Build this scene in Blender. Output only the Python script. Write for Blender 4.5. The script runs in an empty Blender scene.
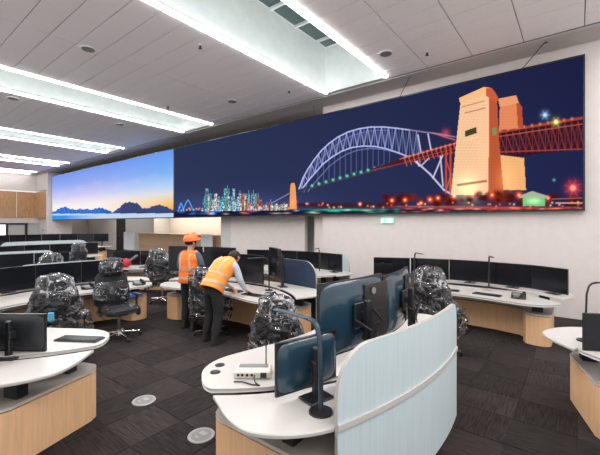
import bpy, bmesh, math, random
import numpy as np
from mathutils import Vector, Matrix, noise
random.seed(7)
PI = math.pi
S = bpy.context.scene
COL = S.collection
R = math.radians

# ------------------------------------------------------------------ camera, world, lights, exposure
FPX, CX, HORIZON, EYE = 356.0, 300.0, 224.0, 1.9
YAW = math.atan2(278, 356)
sn, cs = math.sin(YAW), math.cos(YAW)
cam = bpy.data.cameras.new('camera'); camo = bpy.data.objects.new('camera', cam); COL.objects.link(camo)
camo.location = (0, 0, EYE); camo.rotation_euler = (PI/2, 0, YAW)
cam.sensor_width = 36; cam.lens = FPX/600*36; cam.shift_y = (HORIZON-227.5)/600; cam.clip_start = 0.05; cam.clip_end = 200
S.camera = camo
w = bpy.data.worlds.new('world'); S.world = w; w.use_nodes = True
w.node_tree.nodes['Background'].inputs[0].default_value = (1.0, 0.98, 0.97, 1)
w.node_tree.nodes['Background'].inputs[1].default_value = 1.0
S.view_settings.view_transform = 'Standard'; S.view_settings.look = 'None'
S.view_settings.gamma = 1; S.view_settings.use_curve_mapping = False
S.view_settings.exposure = 0.0
S.cycles.use_denoising = True
S.cycles.max_bounces = 8; S.cycles.transparent_max_bounces = 12
def area(name, loc, sx, sy, power, col=(1, 1, 1), rot=(0, 0, 0)):
    l = bpy.data.lights.new(name, 'AREA'); l.shape = 'RECTANGLE'; l.size = sx; l.size_y = sy
    l.energy = power; l.color = col
    o = bpy.data.objects.new(name, l); COL.objects.link(o); o.location = loc; o.rotation_euler = rot
    return o
SLOTS = [(1.03, 2.85), (-5.47, -3.66), (-12.17, -10.35), (-18.77, -16.95), (-25.37, -23.55), (-30.9, -29.4)]
CEIL, SLOT_END, SLOT_TOP = 5.5, 8.15, 6.75
for k, (a, b) in enumerate(SLOTS[:5]):
    for xx in (a+0.03, b-0.03):
        area('strip_light', (xx, (SLOT_END-2.2)/2, CEIL-0.04), 0.07, SLOT_END+2.2, 195, (1.0, 0.985, 0.96))
area('alcove_light', (-17.5, 12.2, 2.85), 6.6, 0.5, 200, (1.0, 0.88, 0.68))
area('recess_light', (-24.5, 10.9, 2.87), 6.0, 1.0, 60, (1.0, 0.96, 0.9))


# ------------------------------------------------------------------ materials
def mat(name, col, rough=0.5, metal=0.0, spec=0.5, nscale=None, namt=0.12, stretch=(1, 1, 1), bump=0.0, emit=None, estr=1.0, coat=0.0):
    m = bpy.data.materials.new(name); m.use_nodes = True
    nt = m.node_tree; N = nt.nodes; L = nt.links; b = N['Principled BSDF']
    b.inputs['Base Color'].default_value = (*col, 1); b.inputs['Roughness'].default_value = rough
    b.inputs['Metallic'].default_value = metal; b.inputs['Specular IOR Level'].default_value = spec
    b.inputs['Coat Weight'].default_value = coat
    if emit:
        b.inputs['Emission Color'].default_value = (*emit, 1); b.inputs['Emission Strength'].default_value = estr
    tc = N.new('ShaderNodeTexCoord'); mp = N.new('ShaderNodeMapping'); nz = N.new('ShaderNodeTexNoise')
    mp.inputs['Scale'].default_value = stretch; nz.inputs['Scale'].default_value = nscale or 6
    nz.inputs['Detail'].default_value = 4
    L.new(tc.outputs['Object'], mp.inputs[0]); L.new(mp.outputs[0], nz.inputs[0])
    mr = N.new('ShaderNodeMapRange'); mr.inputs[1].default_value = 0.3; mr.inputs[2].default_value = 0.7
    a = namt if nscale else 0.03
    mr.inputs[3].default_value = 1-a; mr.inputs[4].default_value = 1+a
    mx = N.new('ShaderNodeVectorMath'); mx.operation = 'SCALE'; mx.inputs[0].default_value = col
    L.new(nz.outputs[0], mr.inputs[0]); L.new(mr.outputs[0], mx.inputs['Scale']); L.new(mx.outputs[0], b.inputs['Base Color'])
    if bump:
        bp = N.new('ShaderNodeBump'); bp.inputs['Strength'].default_value = bump; bp.inputs['Distance'].default_value = 0.004
        L.new(nz.outputs[0], bp.inputs['Height']); L.new(bp.outputs[0], b.inputs['Normal'])
    return m
M = {}
M['wall'] = mat('white_wall_paint', (0.63, 0.57, 0.555), 0.85)
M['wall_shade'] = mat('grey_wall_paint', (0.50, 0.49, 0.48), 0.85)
M['beige'] = mat('shaded_plasterboard', (0.50, 0.46, 0.44), 0.85)  # plasterboard with the shade above the displays put into its colour
M['panel'] = mat('ceiling_panel_white', (0.86, 0.82, 0.83), 0.8, nscale=60, namt=0.04)
M['joint'] = mat('ceiling_joint', (0.25, 0.25, 0.26), 0.9)
M['slotwall'] = mat('skylight_lining', (0.90, 0.96, 0.94), 0.7)
M['worktop'] = mat('white_laminate', (0.515, 0.485, 0.465), 0.35, nscale=3, namt=0.02)
M['timber'] = mat('pale_timber_veneer', (0.80, 0.49, 0.275), 0.45, nscale=5, namt=0.09, stretch=(9, 9, 0.5))
M['plinthtop'] = mat('grey_beige_laminate', (0.52, 0.47, 0.43), 0.5)
M['slat'] = mat('timber_slat', (0.45, 0.25, 0.12), 0.5, nscale=4, namt=0.25, stretch=(6, 6, 0.6))
M['slatpale'] = mat('pale_timber_slat', (0.66, 0.46, 0.30), 0.5, nscale=4, namt=0.2, stretch=(6, 6, 0.6))
M['divider'] = mat('pale_blue_laminate', (0.50, 0.585, 0.615), 0.5, nscale=7, namt=0.07, stretch=(14, 14, 0.25))
M['navy'] = mat('navy_fabric', (0.018, 0.035, 0.075), 0.9, nscale=150, namt=0.2, bump=0.3)
M['rim'] = mat('beige_edge', (0.42, 0.38, 0.34), 0.5)
M['black'] = mat('black_plastic', (0.012, 0.012, 0.014), 0.4)
M['dark'] = mat('charcoal_metal', (0.03, 0.032, 0.036), 0.35, metal=0.4)
M['arm'] = mat('blue_grey_metal', (0.06, 0.085, 0.11), 0.35, metal=0.6)
M['screenoff'] = mat('switched_off_screen', (0.006, 0.007, 0.010), 0.16, spec=0.35)
M['back_blue'] = mat('glossy_blue_black_back', (0.014, 0.042, 0.068), 0.26, coat=0.5)
M['back_dark'] = mat('matte_black_back', (0.015, 0.017, 0.02), 0.45)
M['chrome'] = mat('chrome', (0.7, 0.7, 0.72), 0.2, metal=1.0)
M['fabric'] = mat('black_chair_fabric', (0.012, 0.012, 0.015), 0.85, nscale=120, namt=0.3, bump=0.3)
M['box'] = mat('beige_plastic', (0.60, 0.56, 0.50), 0.5)
M['white'] = mat('white_plastic', (0.8, 0.8, 0.8), 0.4)
M['grey'] = mat('grey_plastic', (0.2, 0.2, 0.21), 0.5)
M['vent'] = mat('brown_black_vent_fade', (0.028, 0.022, 0.021), 0.45)
M['paper'] = mat('whiteboard_surface', (0.78, 0.80, 0.86), 0.4)
M['red'] = mat('red_cloth', (0.45, 0.02, 0.05), 0.8)
M['blue'] = mat('blue_plastic', (0.05, 0.12, 0.4), 0.5)
M['cyanplug'] = mat('light_blue_plastic', (0.10, 0.42, 0.65), 0.5)
M['vest1'] = mat('orange_hi_vis_cloth', (0.95, 0.20, 0.03), 0.8, nscale=14, namt=0.12, bump=0.5)
M['vest2'] = mat('light_orange_hi_vis_cloth', (0.98, 0.32, 0.06), 0.8, nscale=14, namt=0.12, bump=0.5)
M['reflect'] = mat('silver_reflective_tape', (0.50, 0.40, 0.30), 0.4)
M['hat'] = mat('orange_hard_hat', (0.95, 0.17, 0.03), 0.3)
M['shirtgrey'] = mat('slate_blue_shirt', (0.07, 0.10, 0.15), 0.85, nscale=12, namt=0.15)
M['shirtpale'] = mat('pale_grey_shirt', (0.48, 0.50, 0.58), 0.85, nscale=12, namt=0.1)
M['trouser'] = mat('black_trousers', (0.012, 0.012, 0.014), 0.85, nscale=10, namt=0.3, bump=0.4)
M['boot'] = mat('dark_boot_leather', (0.02, 0.018, 0.016), 0.5)
M['skin'] = mat('skin', (0.50, 0.26, 0.17), 0.55)
M['hair'] = mat('dark_hair', (0.012, 0.009, 0.007), 0.7, nscale=80, namt=0.4, bump=0.6)
M['eye'] = mat('eye', (0.6, 0.6, 0.6), 0.2)
M['led'] = mat('led_strip', (1, 1, 1), 0.5, emit=(1.0, 1.0, 1.0), estr=15.0)
M['exitgreen'] = mat('exit_sign_green', (0.2, 0.8, 0.5), 0.5, emit=(0.15, 0.75, 0.42), estr=1.0)
M['exitwhite'] = mat('exit_sign_white', (0.9, 0.95, 0.9), 0.5, emit=(0.85, 1.0, 0.9), estr=1.0)
M['glow'] = mat('bright_window_view', (0.9, 0.92, 0.95), 0.5, emit=(0.9, 0.95, 1.0), estr=0.9)
M['doorblack'] = mat('black_door', (0.02, 0.017, 0.016), 0.4)
M['outlet'] = mat('floor_outlet_metal', (0.32, 0.31, 0.31), 0.35, metal=0.5)

def glass_mat():
    m = bpy.data.materials.new('tinted_skylight_glass'); m.use_nodes = True
    b = m.node_tree.nodes['Principled BSDF']
    b.inputs['Base Color'].default_value = (0.08, 0.13, 0.13, 1); b.inputs['Roughness'].default_value = 0.15
    b.inputs['Transmission Weight'].default_value = 0.9
    return m
M['glass'] = glass_mat()
def plastic_mat():
    m = bpy.data.materials.new('crumpled_clear_plastic'); m.use_nodes = True
    nt = m.node_tree; N = nt.nodes; L = nt.links
    for n in list(N): N.remove(n)
    out = N.new('ShaderNodeOutputMaterial'); tc = N.new('ShaderNodeTexCoord')
    nz = N.new('ShaderNodeTexNoise'); nz.inputs['Scale'].default_value = 4.2; nz.inputs['Detail'].default_value = 2; nz.inputs['Distortion'].default_value = 2.2
    rd = N.new('ShaderNodeMath'); rd.operation = 'SUBTRACT'; rd.inputs[1].default_value = 0.5
    ab = N.new('ShaderNodeMath'); ab.operation = 'ABSOLUTE'
    rp = N.new('ShaderNodeMapRange'); rp.inputs[1].default_value = 0.0; rp.inputs[2].default_value = 0.028; rp.inputs[3].default_value = 1.0; rp.inputs[4].default_value = 0.0
    L.new(tc.outputs['Object'], nz.inputs[0]); L.new(nz.outputs[0], rd.inputs[0]); L.new(rd.outputs[0], ab.inputs[0]); L.new(ab.outputs[0], rp.inputs[0])
    n2 = N.new('ShaderNodeTexNoise'); n2.inputs['Scale'].default_value = 3.0; n2.inputs['Detail'].default_value = 1
    gate = N.new('ShaderNodeMapRange'); gate.inputs[1].default_value = 0.45; gate.inputs[2].default_value = 0.6; L.new(tc.outputs['Object'], n2.inputs[0]); L.new(n2.outputs[0], gate.inputs[0])
    mg = N.new('ShaderNodeMath'); mg.operation = 'MULTIPLY'; L.new(rp.outputs[0], mg.inputs[0]); L.new(gate.outputs[0], mg.inputs[1])
    sc = N.new('ShaderNodeMath'); sc.operation = 'MULTIPLY_ADD'; sc.inputs[1].default_value = 0.60; sc.inputs[2].default_value = 0.015; L.new(mg.outputs[0], sc.inputs[0])
    tr = N.new('ShaderNodeBsdfTransparent'); tr.inputs[0].default_value = (0.93, 0.94, 0.96, 1)
    df = N.new('ShaderNodeBsdfDiffuse'); df.inputs[0].default_value = (0.8, 0.81, 0.85, 1)  # white on the ridges paints highlight streaks along the creases of the film
    gl = N.new('ShaderNodeBsdfGlossy'); gl.inputs['Roughness'].default_value = 0.10; gl.inputs[0].default_value = (1, 1, 1, 1)
    fr = N.new('ShaderNodeFresnel'); fr.inputs[0].default_value = 1.5
    m0 = N.new('ShaderNodeMixShader'); L.new(fr.outputs[0], m0.inputs[0]); L.new(tr.outputs[0], m0.inputs[1]); L.new(gl.outputs[0], m0.inputs[2])
    m2 = N.new('ShaderNodeMixShader'); L.new(sc.outputs[0], m2.inputs[0]); L.new(m0.outputs[0], m2.inputs[1]); L.new(df.outputs[0], m2.inputs[2])
    L.new(m2.outputs[0], out.inputs[0])
    return m
M['plastic'] = plastic_mat()
def carpet_mat(name, col, rot, use_world=False):
    m = bpy.data.materials.new(name); m.use_nodes = True
    nt = m.node_tree; N = nt.nodes; L = nt.links; b = N['Principled BSDF']; b.inputs['Roughness'].default_value = 0.95
    b.inputs['Specular IOR Level'].default_value = 0.2
    g = N.new('ShaderNodeNewGeometry'); mp = N.new('ShaderNodeMapping'); mp.inputs['Scale'].default_value = (70, 5, 1) if rot else (5, 70, 1)
    nz = N.new('ShaderNodeTexNoise'); nz.inputs['Scale'].default_value = 1.0; nz.inputs['Detail'].default_value = 3
    L.new(g.outputs['Position'], mp.inputs[0]); L.new(mp.outputs[0], nz.inputs[0])
    rp = N.new('ShaderNodeMapRange'); rp.inputs[1].default_value = 0.35; rp.inputs[2].default_value = 0.75; rp.inputs[3].default_value = 0.65; rp.inputs[4].default_value = 1.9
    L.new(nz.outputs[0], rp.inputs[0])
    mx = N.new('ShaderNodeVectorMath'); mx.operation = 'SCALE'; mx.inputs[0].default_value = col
    fac = rp.outputs[0]
    if use_world:
        fl = N.new('ShaderNodeVectorMath'); fl.operation = 'SNAP'; fl.inputs[1].default_value = (0.5, 0.5, 10)
        wn = N.new('ShaderNodeTexWhiteNoise'); L.new(g.outputs['Position'], fl.inputs[0]); L.new(fl.outputs[0], wn.inputs[0])
        r2 = N.new('ShaderNodeMapRange'); r2.inputs[3].default_value = 0.7; r2.inputs[4].default_value = 1.4; L.new(wn.outputs[0], r2.inputs[0])
        mm = N.new('ShaderNodeMath'); mm.operation = 'MULTIPLY'; L.new(fac, mm.inputs[0]); L.new(r2.outputs[0], mm.inputs[1]); fac = mm.outputs[0]
    L.new(fac, mx.inputs['Scale']); L.new(mx.outputs[0], b.inputs['Base Color'])
    bp = N.new('ShaderNodeBump'); bp.inputs['Strength'].default_value = 0.4; bp.inputs['Distance'].default_value = 0.003
    L.new(nz.outputs[0], bp.inputs['Height']); L.new(bp.outputs[0], b.inputs['Normal'])
    return m
CARPET = [carpet_mat('carpet_pile', tuple(v*k for v in (0.024, 0.019, 0.0185)), r) for k in (0.85, 1.0, 1.3) for r in (0, 1)]
M['carpet'] = carpet_mat('carpet_far', (0.024, 0.020, 0.0195), 0, True)

# ------------------------------------------------------------------ mesh helpers
class MB:
    def __init__(s): s.v = []; s.f = []; s.m = []
    def add(s, v, f, mi=0, T=None):
        n = len(s.v)
        for p in v: s.v.append(tuple(T @ Vector(p)) if T else tuple(p))
        for q in f: s.f.append([i+n for i in q]); s.m.append(mi)
        return s
    def box(s, c, d, rz=0, mi=0, bev=0.0, T=None):
        hx, hy, hz = d[0]/2, d[1]/2, d[2]/2
        Q = Matrix.Translation(c) @ Matrix.Rotation(rz, 4, 'Z')
        if T: Q = T @ Q
        if bev <= 0:
            v = [(x, y, z) for z in (-hz, hz) for x, y in ((-hx, -hy), (hx, -hy), (hx, hy), (-hx, hy))]
            f = [(0, 3, 2, 1), (4, 5, 6, 7), (0, 1, 5, 4), (1, 2, 6, 5), (2, 3, 7, 6), (3, 0, 4, 7)]
            return s.add(v, f, mi, Q)
        b = bev; o = [(-hx+b, -hy), (hx-b, -hy), (hx, -hy+b), (hx, hy-b), (hx-b, hy), (-hx+b, hy), (-hx, hy-b), (-hx, -hy+b)]
        return s.prism(o, -hz, hz, mi, Q, chamfer=min(b, hz*0.9))
    def prism(s, o, z0, z1, mi=0, T=None, chamfer=0.0):
        n = len(o)
        if chamfer:
            cx = sum(p[0] for p in o)/n; cy = sum(p[1] for p in o)/n
            ins = []
            for i, p in enumerate(o):
                a = Vector(o[i-1]); b = Vector(p); c = Vector(o[(i+1) % n])
                d = ((b-a).normalized()+(c-b).normalized())
                nn = Vector((-d.y, d.x)); nn = nn.normalized() if nn.length else Vector((0, 0))
                ins.append(tuple(b+nn*chamfer))
            rings = [(ins, z0), (o, z0+chamfer), (o, z1-chamfer), (ins, z1)]
        else: rings = [(o, z0), (o, z1)]
        v = [(p[0], p[1], z) for r, z in rings for p in r]; f = []
        for k in range(len(rings)-1):
            for i in range(n):
                j = (i+1) % n; f.append((k*n+i, k*n+j, (k+1)*n+j, (k+1)*n+i))
        f.append(tuple(range(n-1, -1, -1))); f.append(tuple((len(rings)-1)*n+i for i in range(n)))
        return s.add(v, f, mi, T)
    def cyl(s, a, b, r, r2=None, n=16, mi=0, T=None):
        a = Vector(a); b = Vector(b); r2 = r if r2 is None else r2; d = (b-a).normalized()
        u = d.orthogonal().normalized(); w_ = d.cross(u)
        v = [tuple(p+(u*math.cos(2*PI*i/n)+w_*math.sin(2*PI*i/n))*q) for p, q in ((a, r), (b, r2)) for i in range(n)]
        f = [(i, (i+1) % n, n+(i+1) % n, n+i) for i in range(n)]+[tuple(range(n-1, -1, -1)), tuple(range(n, 2*n))]
        return s.add(v, f, mi, T)
    def tube(s, pts, r, n=8, mi=0, flat=1.0, T=None):
        pts = [Vector(p) for p in pts]; k = len(pts); rs = r if isinstance(r, (list, tuple)) else [r]*k
        u = None; v = []
        for i, p in enumerate(pts):
            d = (pts[min(i+1, k-1)]-pts[max(i-1, 0)]).normalized()
            u = d.orthogonal().normalized() if u is None else (u-d*u.dot(d)).normalized()
            w_ = d.cross(u); q = rs[i]
            v += [tuple(p+u*math.cos(2*PI*j/n)*q+w_*math.sin(2*PI*j/n)*q*flat) for j in range(n)]
        f = [(i*n+j, i*n+(j+1) % n, (i+1)*n+(j+1) % n, (i+1)*n+j) for i in range(k-1) for j in range(n)]
        f += [tuple(range(n-1, -1, -1)), tuple((k-1)*n+j for j in range(n))]
        return s.add(v, f, mi, T)
    def loft(s, secs, n=20, mi=0, T=None, p=2.0, cap=True):
        """secs: list of (centre, side_radius, front_radius, tilt) - rings in tilted horizontal planes"""
        v = []
        for c, a, b, t in secs:
            for j in range(n):
                q = 2*PI*j/n; cx, sy = math.cos(q), math.sin(q)
                x = math.copysign(abs(cx)**(2/p), cx)*a; y = math.copysign(abs(sy)**(2/p), sy)*b
                v.append((c[0]+x, c[1]+y*math.cos(t), c[2]+y*math.sin(t)))
        k = len(secs)
        f = [(i*n+j, i*n+(j+1) % n, (i+1)*n+(j+1) % n, (i+1)*n+j) for i in range(k-1) for j in range(n)]
        if cap: f += [tuple(range(n-1, -1, -1)), tuple((k-1)*n+j for j in range(n))]
        return s.add(v, f, mi, T)
    def ball(s, c, r, mi=0, T=None, n=14, m=8, lo=-1.0):
        rx, ry, rz = r if isinstance(r, (list, tuple)) else (r, r, r); secs = []
        for i in range(m+1):
            t = -PI/2+PI*i/m
            if math.sin(t) < lo-1e-6: continue
            k = max(math.cos(t), 0.02); secs.append(((c[0], c[1], c[2]+rz*math.sin(t)), rx*k, ry*k, 0))
        return s.loft(secs, n, mi, T)
    def build(s, name, mats, parent=None, smooth=35):
        me = bpy.data.meshes.new(name); me.from_pydata(s.v, [], s.f)
        for m_ in (mats if isinstance(mats, (list, tuple)) else [mats]): me.materials.append(M[m_] if isinstance(m_, str) else m_)
        for p, i in zip(me.polygons, s.m): p.material_index = i
        bm = bmesh.new(); bm.from_mesh(me); bmesh.ops.recalc_face_normals(bm, faces=bm.faces); bm.to_mesh(me); bm.free()
        if smooth:
            for p in me.polygons: p.use_smooth = True
            me.set_sharp_from_angle(angle=R(smooth))
        o = bpy.data.objects.new(name, me); COL.objects.link(o)
        if parent: o.parent = parent
        return o
def tag(o, label=None, cat=None, group=None, kind=None):
    if label: o['label'] = label
    if cat: o['category'] = cat
    if group: o['group'] = group
    if kind: o['kind'] = kind
    return o
def empty(name, loc=(0, 0, 0), rz=0):
    o = bpy.data.objects.new(name, None); COL.objects.link(o); o.location = loc; o.rotation_euler = (0, 0, rz); o.empty_display_size = 0.1
    return o
def copy_tree(o, parent=None):
    c = o.copy(); COL.objects.link(c); c.parent = parent
    for ch in list(o.children): copy_tree(ch, c)
    return c
class Proto:
    """the first placement uses the built thing itself, later ones copy it with its parts"""
    def __init__(s, o): s.o = o; s.used = False
    def place(s, loc, rz, label, cat, group=None):
        o = s.o if not s.used else copy_tree(s.o)
        s.used = True; o.location = loc; o.rotation_euler = (0, 0, rz); tag(o, label, cat, group); return o
def catmull(P, k=4, closed=True):
    n = len(P); out = []
    for i in range(n):
        p0, p1, p2, p3 = (Vector(P[(i+j-1) % n]) for j in range(4))
        for q in range(k):
            t = q/k
            out.append(tuple(0.5*((2*p1)+(p2-p0)*t+(2*p0-5*p1+4*p2-p3)*t*t+(3*p1-p0-3*p2+p3)*t**3)))
    return out
def struct(o): o['kind'] = 'structure'; return o

# ------------------------------------------------------------------ the room
def project(X, Y, Z):
    z = -sn*X+cs*Y
    if z < 0.2: return None
    return CX+FPX*(cs*X+sn*Y)/z, HORIZON+FPX*(EYE-Z)/z
fl = struct(MB().box((-15, 5, -0.05), (34, 16, 0.1)).build('floor', 'carpet', smooth=0))
tile_me = []
for cm in CARPET:
    t = MB().box((0, 0, 0.003), (0.494, 0.494, 0.006), bev=0.003)
    o = t.build('carpet_tile', cm, fl, smooth=0); tile_me.append(o.data); bpy.data.objects.remove(o)
nt_ = 0
cand = []
for i in range(-22, 3):
    for j in range(1, 16):
        X, Y = i*0.5+0.25, j*0.5+0.25; q = project(X, Y, 0)
        if q and -12 < q[0] < 612 and q[1] < 470: cand.append((math.hypot(X, Y), X, Y))
cand.sort()
for d_, X, Y in cand[:290]:
    o = bpy.data.objects.new('carpet_tile', random.choice(tile_me)); COL.objects.link(o); o.parent = fl; o.location = (X, Y, 0)

# ceiling: backing with panels hung under it, strips between the skylights
ce = MB(); edges = sorted(SLOTS); x0 = -31.5; strips = []
for a, b in edges:
    strips.append((x0, a)); x0 = b
strips.append((x0, 4.0))
for a, b in strips:
    ce.box(((a+b)/2, 2.6, CEIL+0.05), (b-a, 11.4, 0.04))
ce.box((-13.75, 10.2, CEIL+0.03), (35.5, 3.75, 0.08))
ceil = struct(ce.build('ceiling', 'joint', smooth=0))
MB().box((-13.75, 9.55, CEIL-0.02), (35.5, 2.5, 0.02)).build('plasterboard_strip', 'beige', ceil, smooth=0)
pcache = {}
def ceiling_panel(x0, x1, y0, y1):
    w_, d = round(x1-x0, 3), round(y1-y0, 3)
    if (w_, d) not in pcache:
        o = MB().box((0, 0, 0), (w_-0.014, d-0.014, 0.03), bev=0.006).build('ceiling_panel', 'panel', ceil, smooth=0); pcache[(w_, d)] = o.data
    else:
        o = bpy.data.objects.new('ceiling_panel', pcache[(w_, d)]); COL.objects.link(o); o.parent = ceil
    o.location = ((x0+x1)/2, (y0+y1)/2, CEIL+0.015)
PW = 0.452
rows = [8.28-PW*i for i in range(0, 27)]
for a, b in strips:
    if b < -31: continue
    near = a > -20
    nx = 2 if a < -6 else (5 if a < 0 else 3)
    if a > 2: continue
    ys = rows[:-1] if near else rows[:-1:2]
    dd = PW if near else 2*PW
    for y in ys:
        if y-dd < -1.6: break
        for k in range(nx):
            ceiling_panel(a+(b-a)*k/nx, a+(b-a)*(k+1)/nx, y-dd, y)
# skylights
for k, (a, b) in enumerate(SLOTS):
    t = empty('skylight', ((a+b)/2, 3, CEIL)); w_ = b-a; L_ = SLOT_END+2.2; yc = (SLOT_END-2.2)/2-3
    H_ = SLOT_TOP-CEIL
    for s_ in (-1, 1):
        MB().box((s_*(w_/2+0.02), yc, H_/2), (0.03, L_, H_)).build('side_lining', 'slotwall', t, smooth=0)
        MB().box((s_*(w_/2-0.03), yc, -0.01), (0.09, L_, 0.05), bev=0.01).build('light_strip', 'led', t, smooth=0)
        MB().box((s_*(w_/2-0.03), yc, 0.03), (0.03, L_, 0.02)).build('strip_housing', 'white', t, smooth=0)
    MB().box((0, SLOT_END-3+0.02, H_/2), (w_, 0.03, H_)).build('end_lining', 'slotwall', t, smooth=0)
    MB().box((0, yc, H_+0.02), (w_, L_, 0.02)).build('glass_pane', 'glass', t, smooth=0)
    for i in range(12):
        MB().box((0, SLOT_END-3-0.45-i*0.9, H_-0.02), (w_, 0.05, 0.07)).build('glazing_bar', 'white', t, smooth=0)
    pos = ['at the right corner of the hall', 'largest one, nearest the bridge display', 'second from the right', 'third from the right', 'fourth from the right', 'farthest, against the end wall'][k]
    tag(t, 'pale skylight slot with bright strip edges, '+pos, 'skylight', 'skylight slots in the ceiling')

# walls
def wallbox(name, x0, x1, y0, y1, z0, z1, m='wall'):
    return struct(MB().box(((x0+x1)/2, (y0+y1)/2, (z0+z1)/2), (x1-x0, y1-y0, z1-z0)).build(name, m, smooth=0))
wallbox('wall_right', -6.14, 4.0, 9.0, 9.2, 0, CEIL)
wallbox('wall_center', -10.75, -7.1, 9.35, 9.5, 0, 2.9)
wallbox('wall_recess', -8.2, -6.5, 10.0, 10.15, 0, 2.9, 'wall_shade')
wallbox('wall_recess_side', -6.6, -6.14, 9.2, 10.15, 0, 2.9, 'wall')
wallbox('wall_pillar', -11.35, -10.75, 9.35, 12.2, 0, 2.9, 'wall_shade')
wallbox('wall_upper', -29.0, -6.14, 10.0, 10.15, 2.9, CEIL, 'beige')
struct(MB().box((-17.6, 11.1, 2.95), (23.0, 2.3, 0.1)).build('ceiling_recess', 'panel', smooth=0))
wallbox('wall_back', -24.6, -11.35, 13.2, 13.35, 0, 2.9, 'wall')
wallbox('wall_back_left', -31.4, -26.7, 12.2, 12.35, 0, 2.9)
wallbox('wall_left_return', -31.6, -31.4, 8.9, 12.3, 0, 2.9)
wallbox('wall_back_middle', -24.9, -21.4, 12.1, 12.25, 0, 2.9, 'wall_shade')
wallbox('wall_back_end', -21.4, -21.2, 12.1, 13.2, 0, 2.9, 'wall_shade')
struct(MB().box((-25.75, 12.25, 1.2), (1.55, 0.08, 2.4)).box((-25.0, 12.22, 1.2), (0.06, 0.14, 2.4)).build('door_1', 'doorblack', smooth=0))
hd = MB().cyl((-25.9, 12.18, 1.05), (-25.9, 12.1, 1.05), 0.05).cyl((-25.3, 12.18, 1.05), (-25.3, 12.1, 1.05), 0.05).build('door_handle', 'chrome', bpy.data.objects['door_1'])
wallbox('wall_over_door', -26.7, -24.9, 12.2, 12.35, 2.4, 2.9)
wallbox('wall_left', -31.6, -31.4, -2, 9.0, 4.3, CEIL)
wallbox('wall_left_corner', -31.4, -28.9, 8.7, 9.0, 4.3, CEIL)
wallbox('wall_pier', -29.0, -28.72, 8.6, 10.1, 0, CEIL)
wallbox('wall_left_lower', -31.4, -28.9, 8.9, 9.0, 0, 2.36)
wallbox('wall_left_band', -31.6, -31.4, -2, 9.0, 1.95, 2.36)
wallbox('wall_left_low', -31.6, -31.4, -2, 5.4, 0, 1.95)
struct(MB().box((-31.6, 6.2, 1.0), (0.06, 1.5, 1.95)).build('window_1', 'glow', smooth=0))
struct(MB().box((-31.45, 5.45, 1.0), (0.1, 0.12, 1.95)).box((-31.45, 7.0, 1.0), (0.1, 0.12, 1.95)).box((-31.45, 8.1, 1.0), (0.1, 0.14, 1.95)).box((-31.45, 6.8, 1.92), (0.12, 2.8, 0.1)).build('window_frame', 'doorblack', bpy.data.objects['window_1'], smooth=0))
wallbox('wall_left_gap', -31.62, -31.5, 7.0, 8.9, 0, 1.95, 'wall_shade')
# timber panels on the end wall
cl = empty('wall_cladding', (-31.3, 5, 2.36)); struct(cl); cl.name = 'trim_1'
zc = (4.2-2.36)/2
for k in range(9):
    y1 = 8.66-k*1.15; MB().box((-0.03, y1-0.57-5, zc), (0.05, 1.13, 4.2-2.36), bev=0.01).build('timber_panel', 'slat', cl, smooth=0)
for k in range(8):
    MB().box((0.12+k*0.29, 8.62-5, zc), (0.25, 0.06, 4.2-2.36), bev=0.01).build('timber_panel', 'slat', cl, smooth=0)
tag(MB().box((0, 0, 0), (0.12, 0.03, 0.16), bev=0.01).build('wall_plate', 'grey'), 'small dark plate on the far white corner wall, leftmost of three', 'wall plate', 'small plates on the far left wall').location = (-30.6, 8.87, 1.45)
for k, n_ in ((1, 'middle'), (2, 'rightmost')):
    o = bpy.data.objects['wall_plate'].copy(); COL.objects.link(o); o.location = (-30.6+k*0.7, 8.87, 1.45); o['label'] = 'small dark plate on the far white corner wall, %s of three' % n_
# slatted counter beneath the displays
sc_ = empty('slatted_counter', (-17.0, 11.0, 0)); tag(sc_, 'low timber slatted counter front under the display, before the lit alcove', 'counter')
MB().box((0, 0.12, 0.66), (8.0, 0.18, 1.32)).build('backing_panel', 'slat', sc_, smooth=0)
s0 = None
for i in range(80):
    if s0 is None: s0 = MB().box((0, 0, 0.67), (0.06, 0.05, 1.30), bev=0.008).build('slat', 'slatpale', sc_, smooth=0); s0.location = (-3.95, 0, 0)
    else:
        o = s0.copy(); COL.objects.link(o); o.location = (-3.95+i*0.1, 0, 0)
MB().box((0, 0.1, 1.345), (8.1, 0.34, 0.05)).build('cap', 'slatpale', sc_, smooth=0)
for (x, y, l) in ((-22.0, 10.9, 'pale whiteboard standing beside the black double door, left of the slatted counter'), (-14.05, 10.72, 'white panel standing against the slatted counter beside the orange hard hat')):
    t = empty('whiteboard', (x, y, 0)); tag(t, l, 'whiteboard', 'whiteboards at the back')
    MB().box((0, 0, 0.85), (1.3 if x < -20 else 0.9, 0.03, 1.1)).build('board', 'paper', t, smooth=0)
    MB().box((-0.35, 0, 0.15), (0.04, 0.3, 0.3)).box((0.35, 0, 0.15), (0.04, 0.3, 0.3)).build('stand', 'grey', t, smooth=0)

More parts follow.
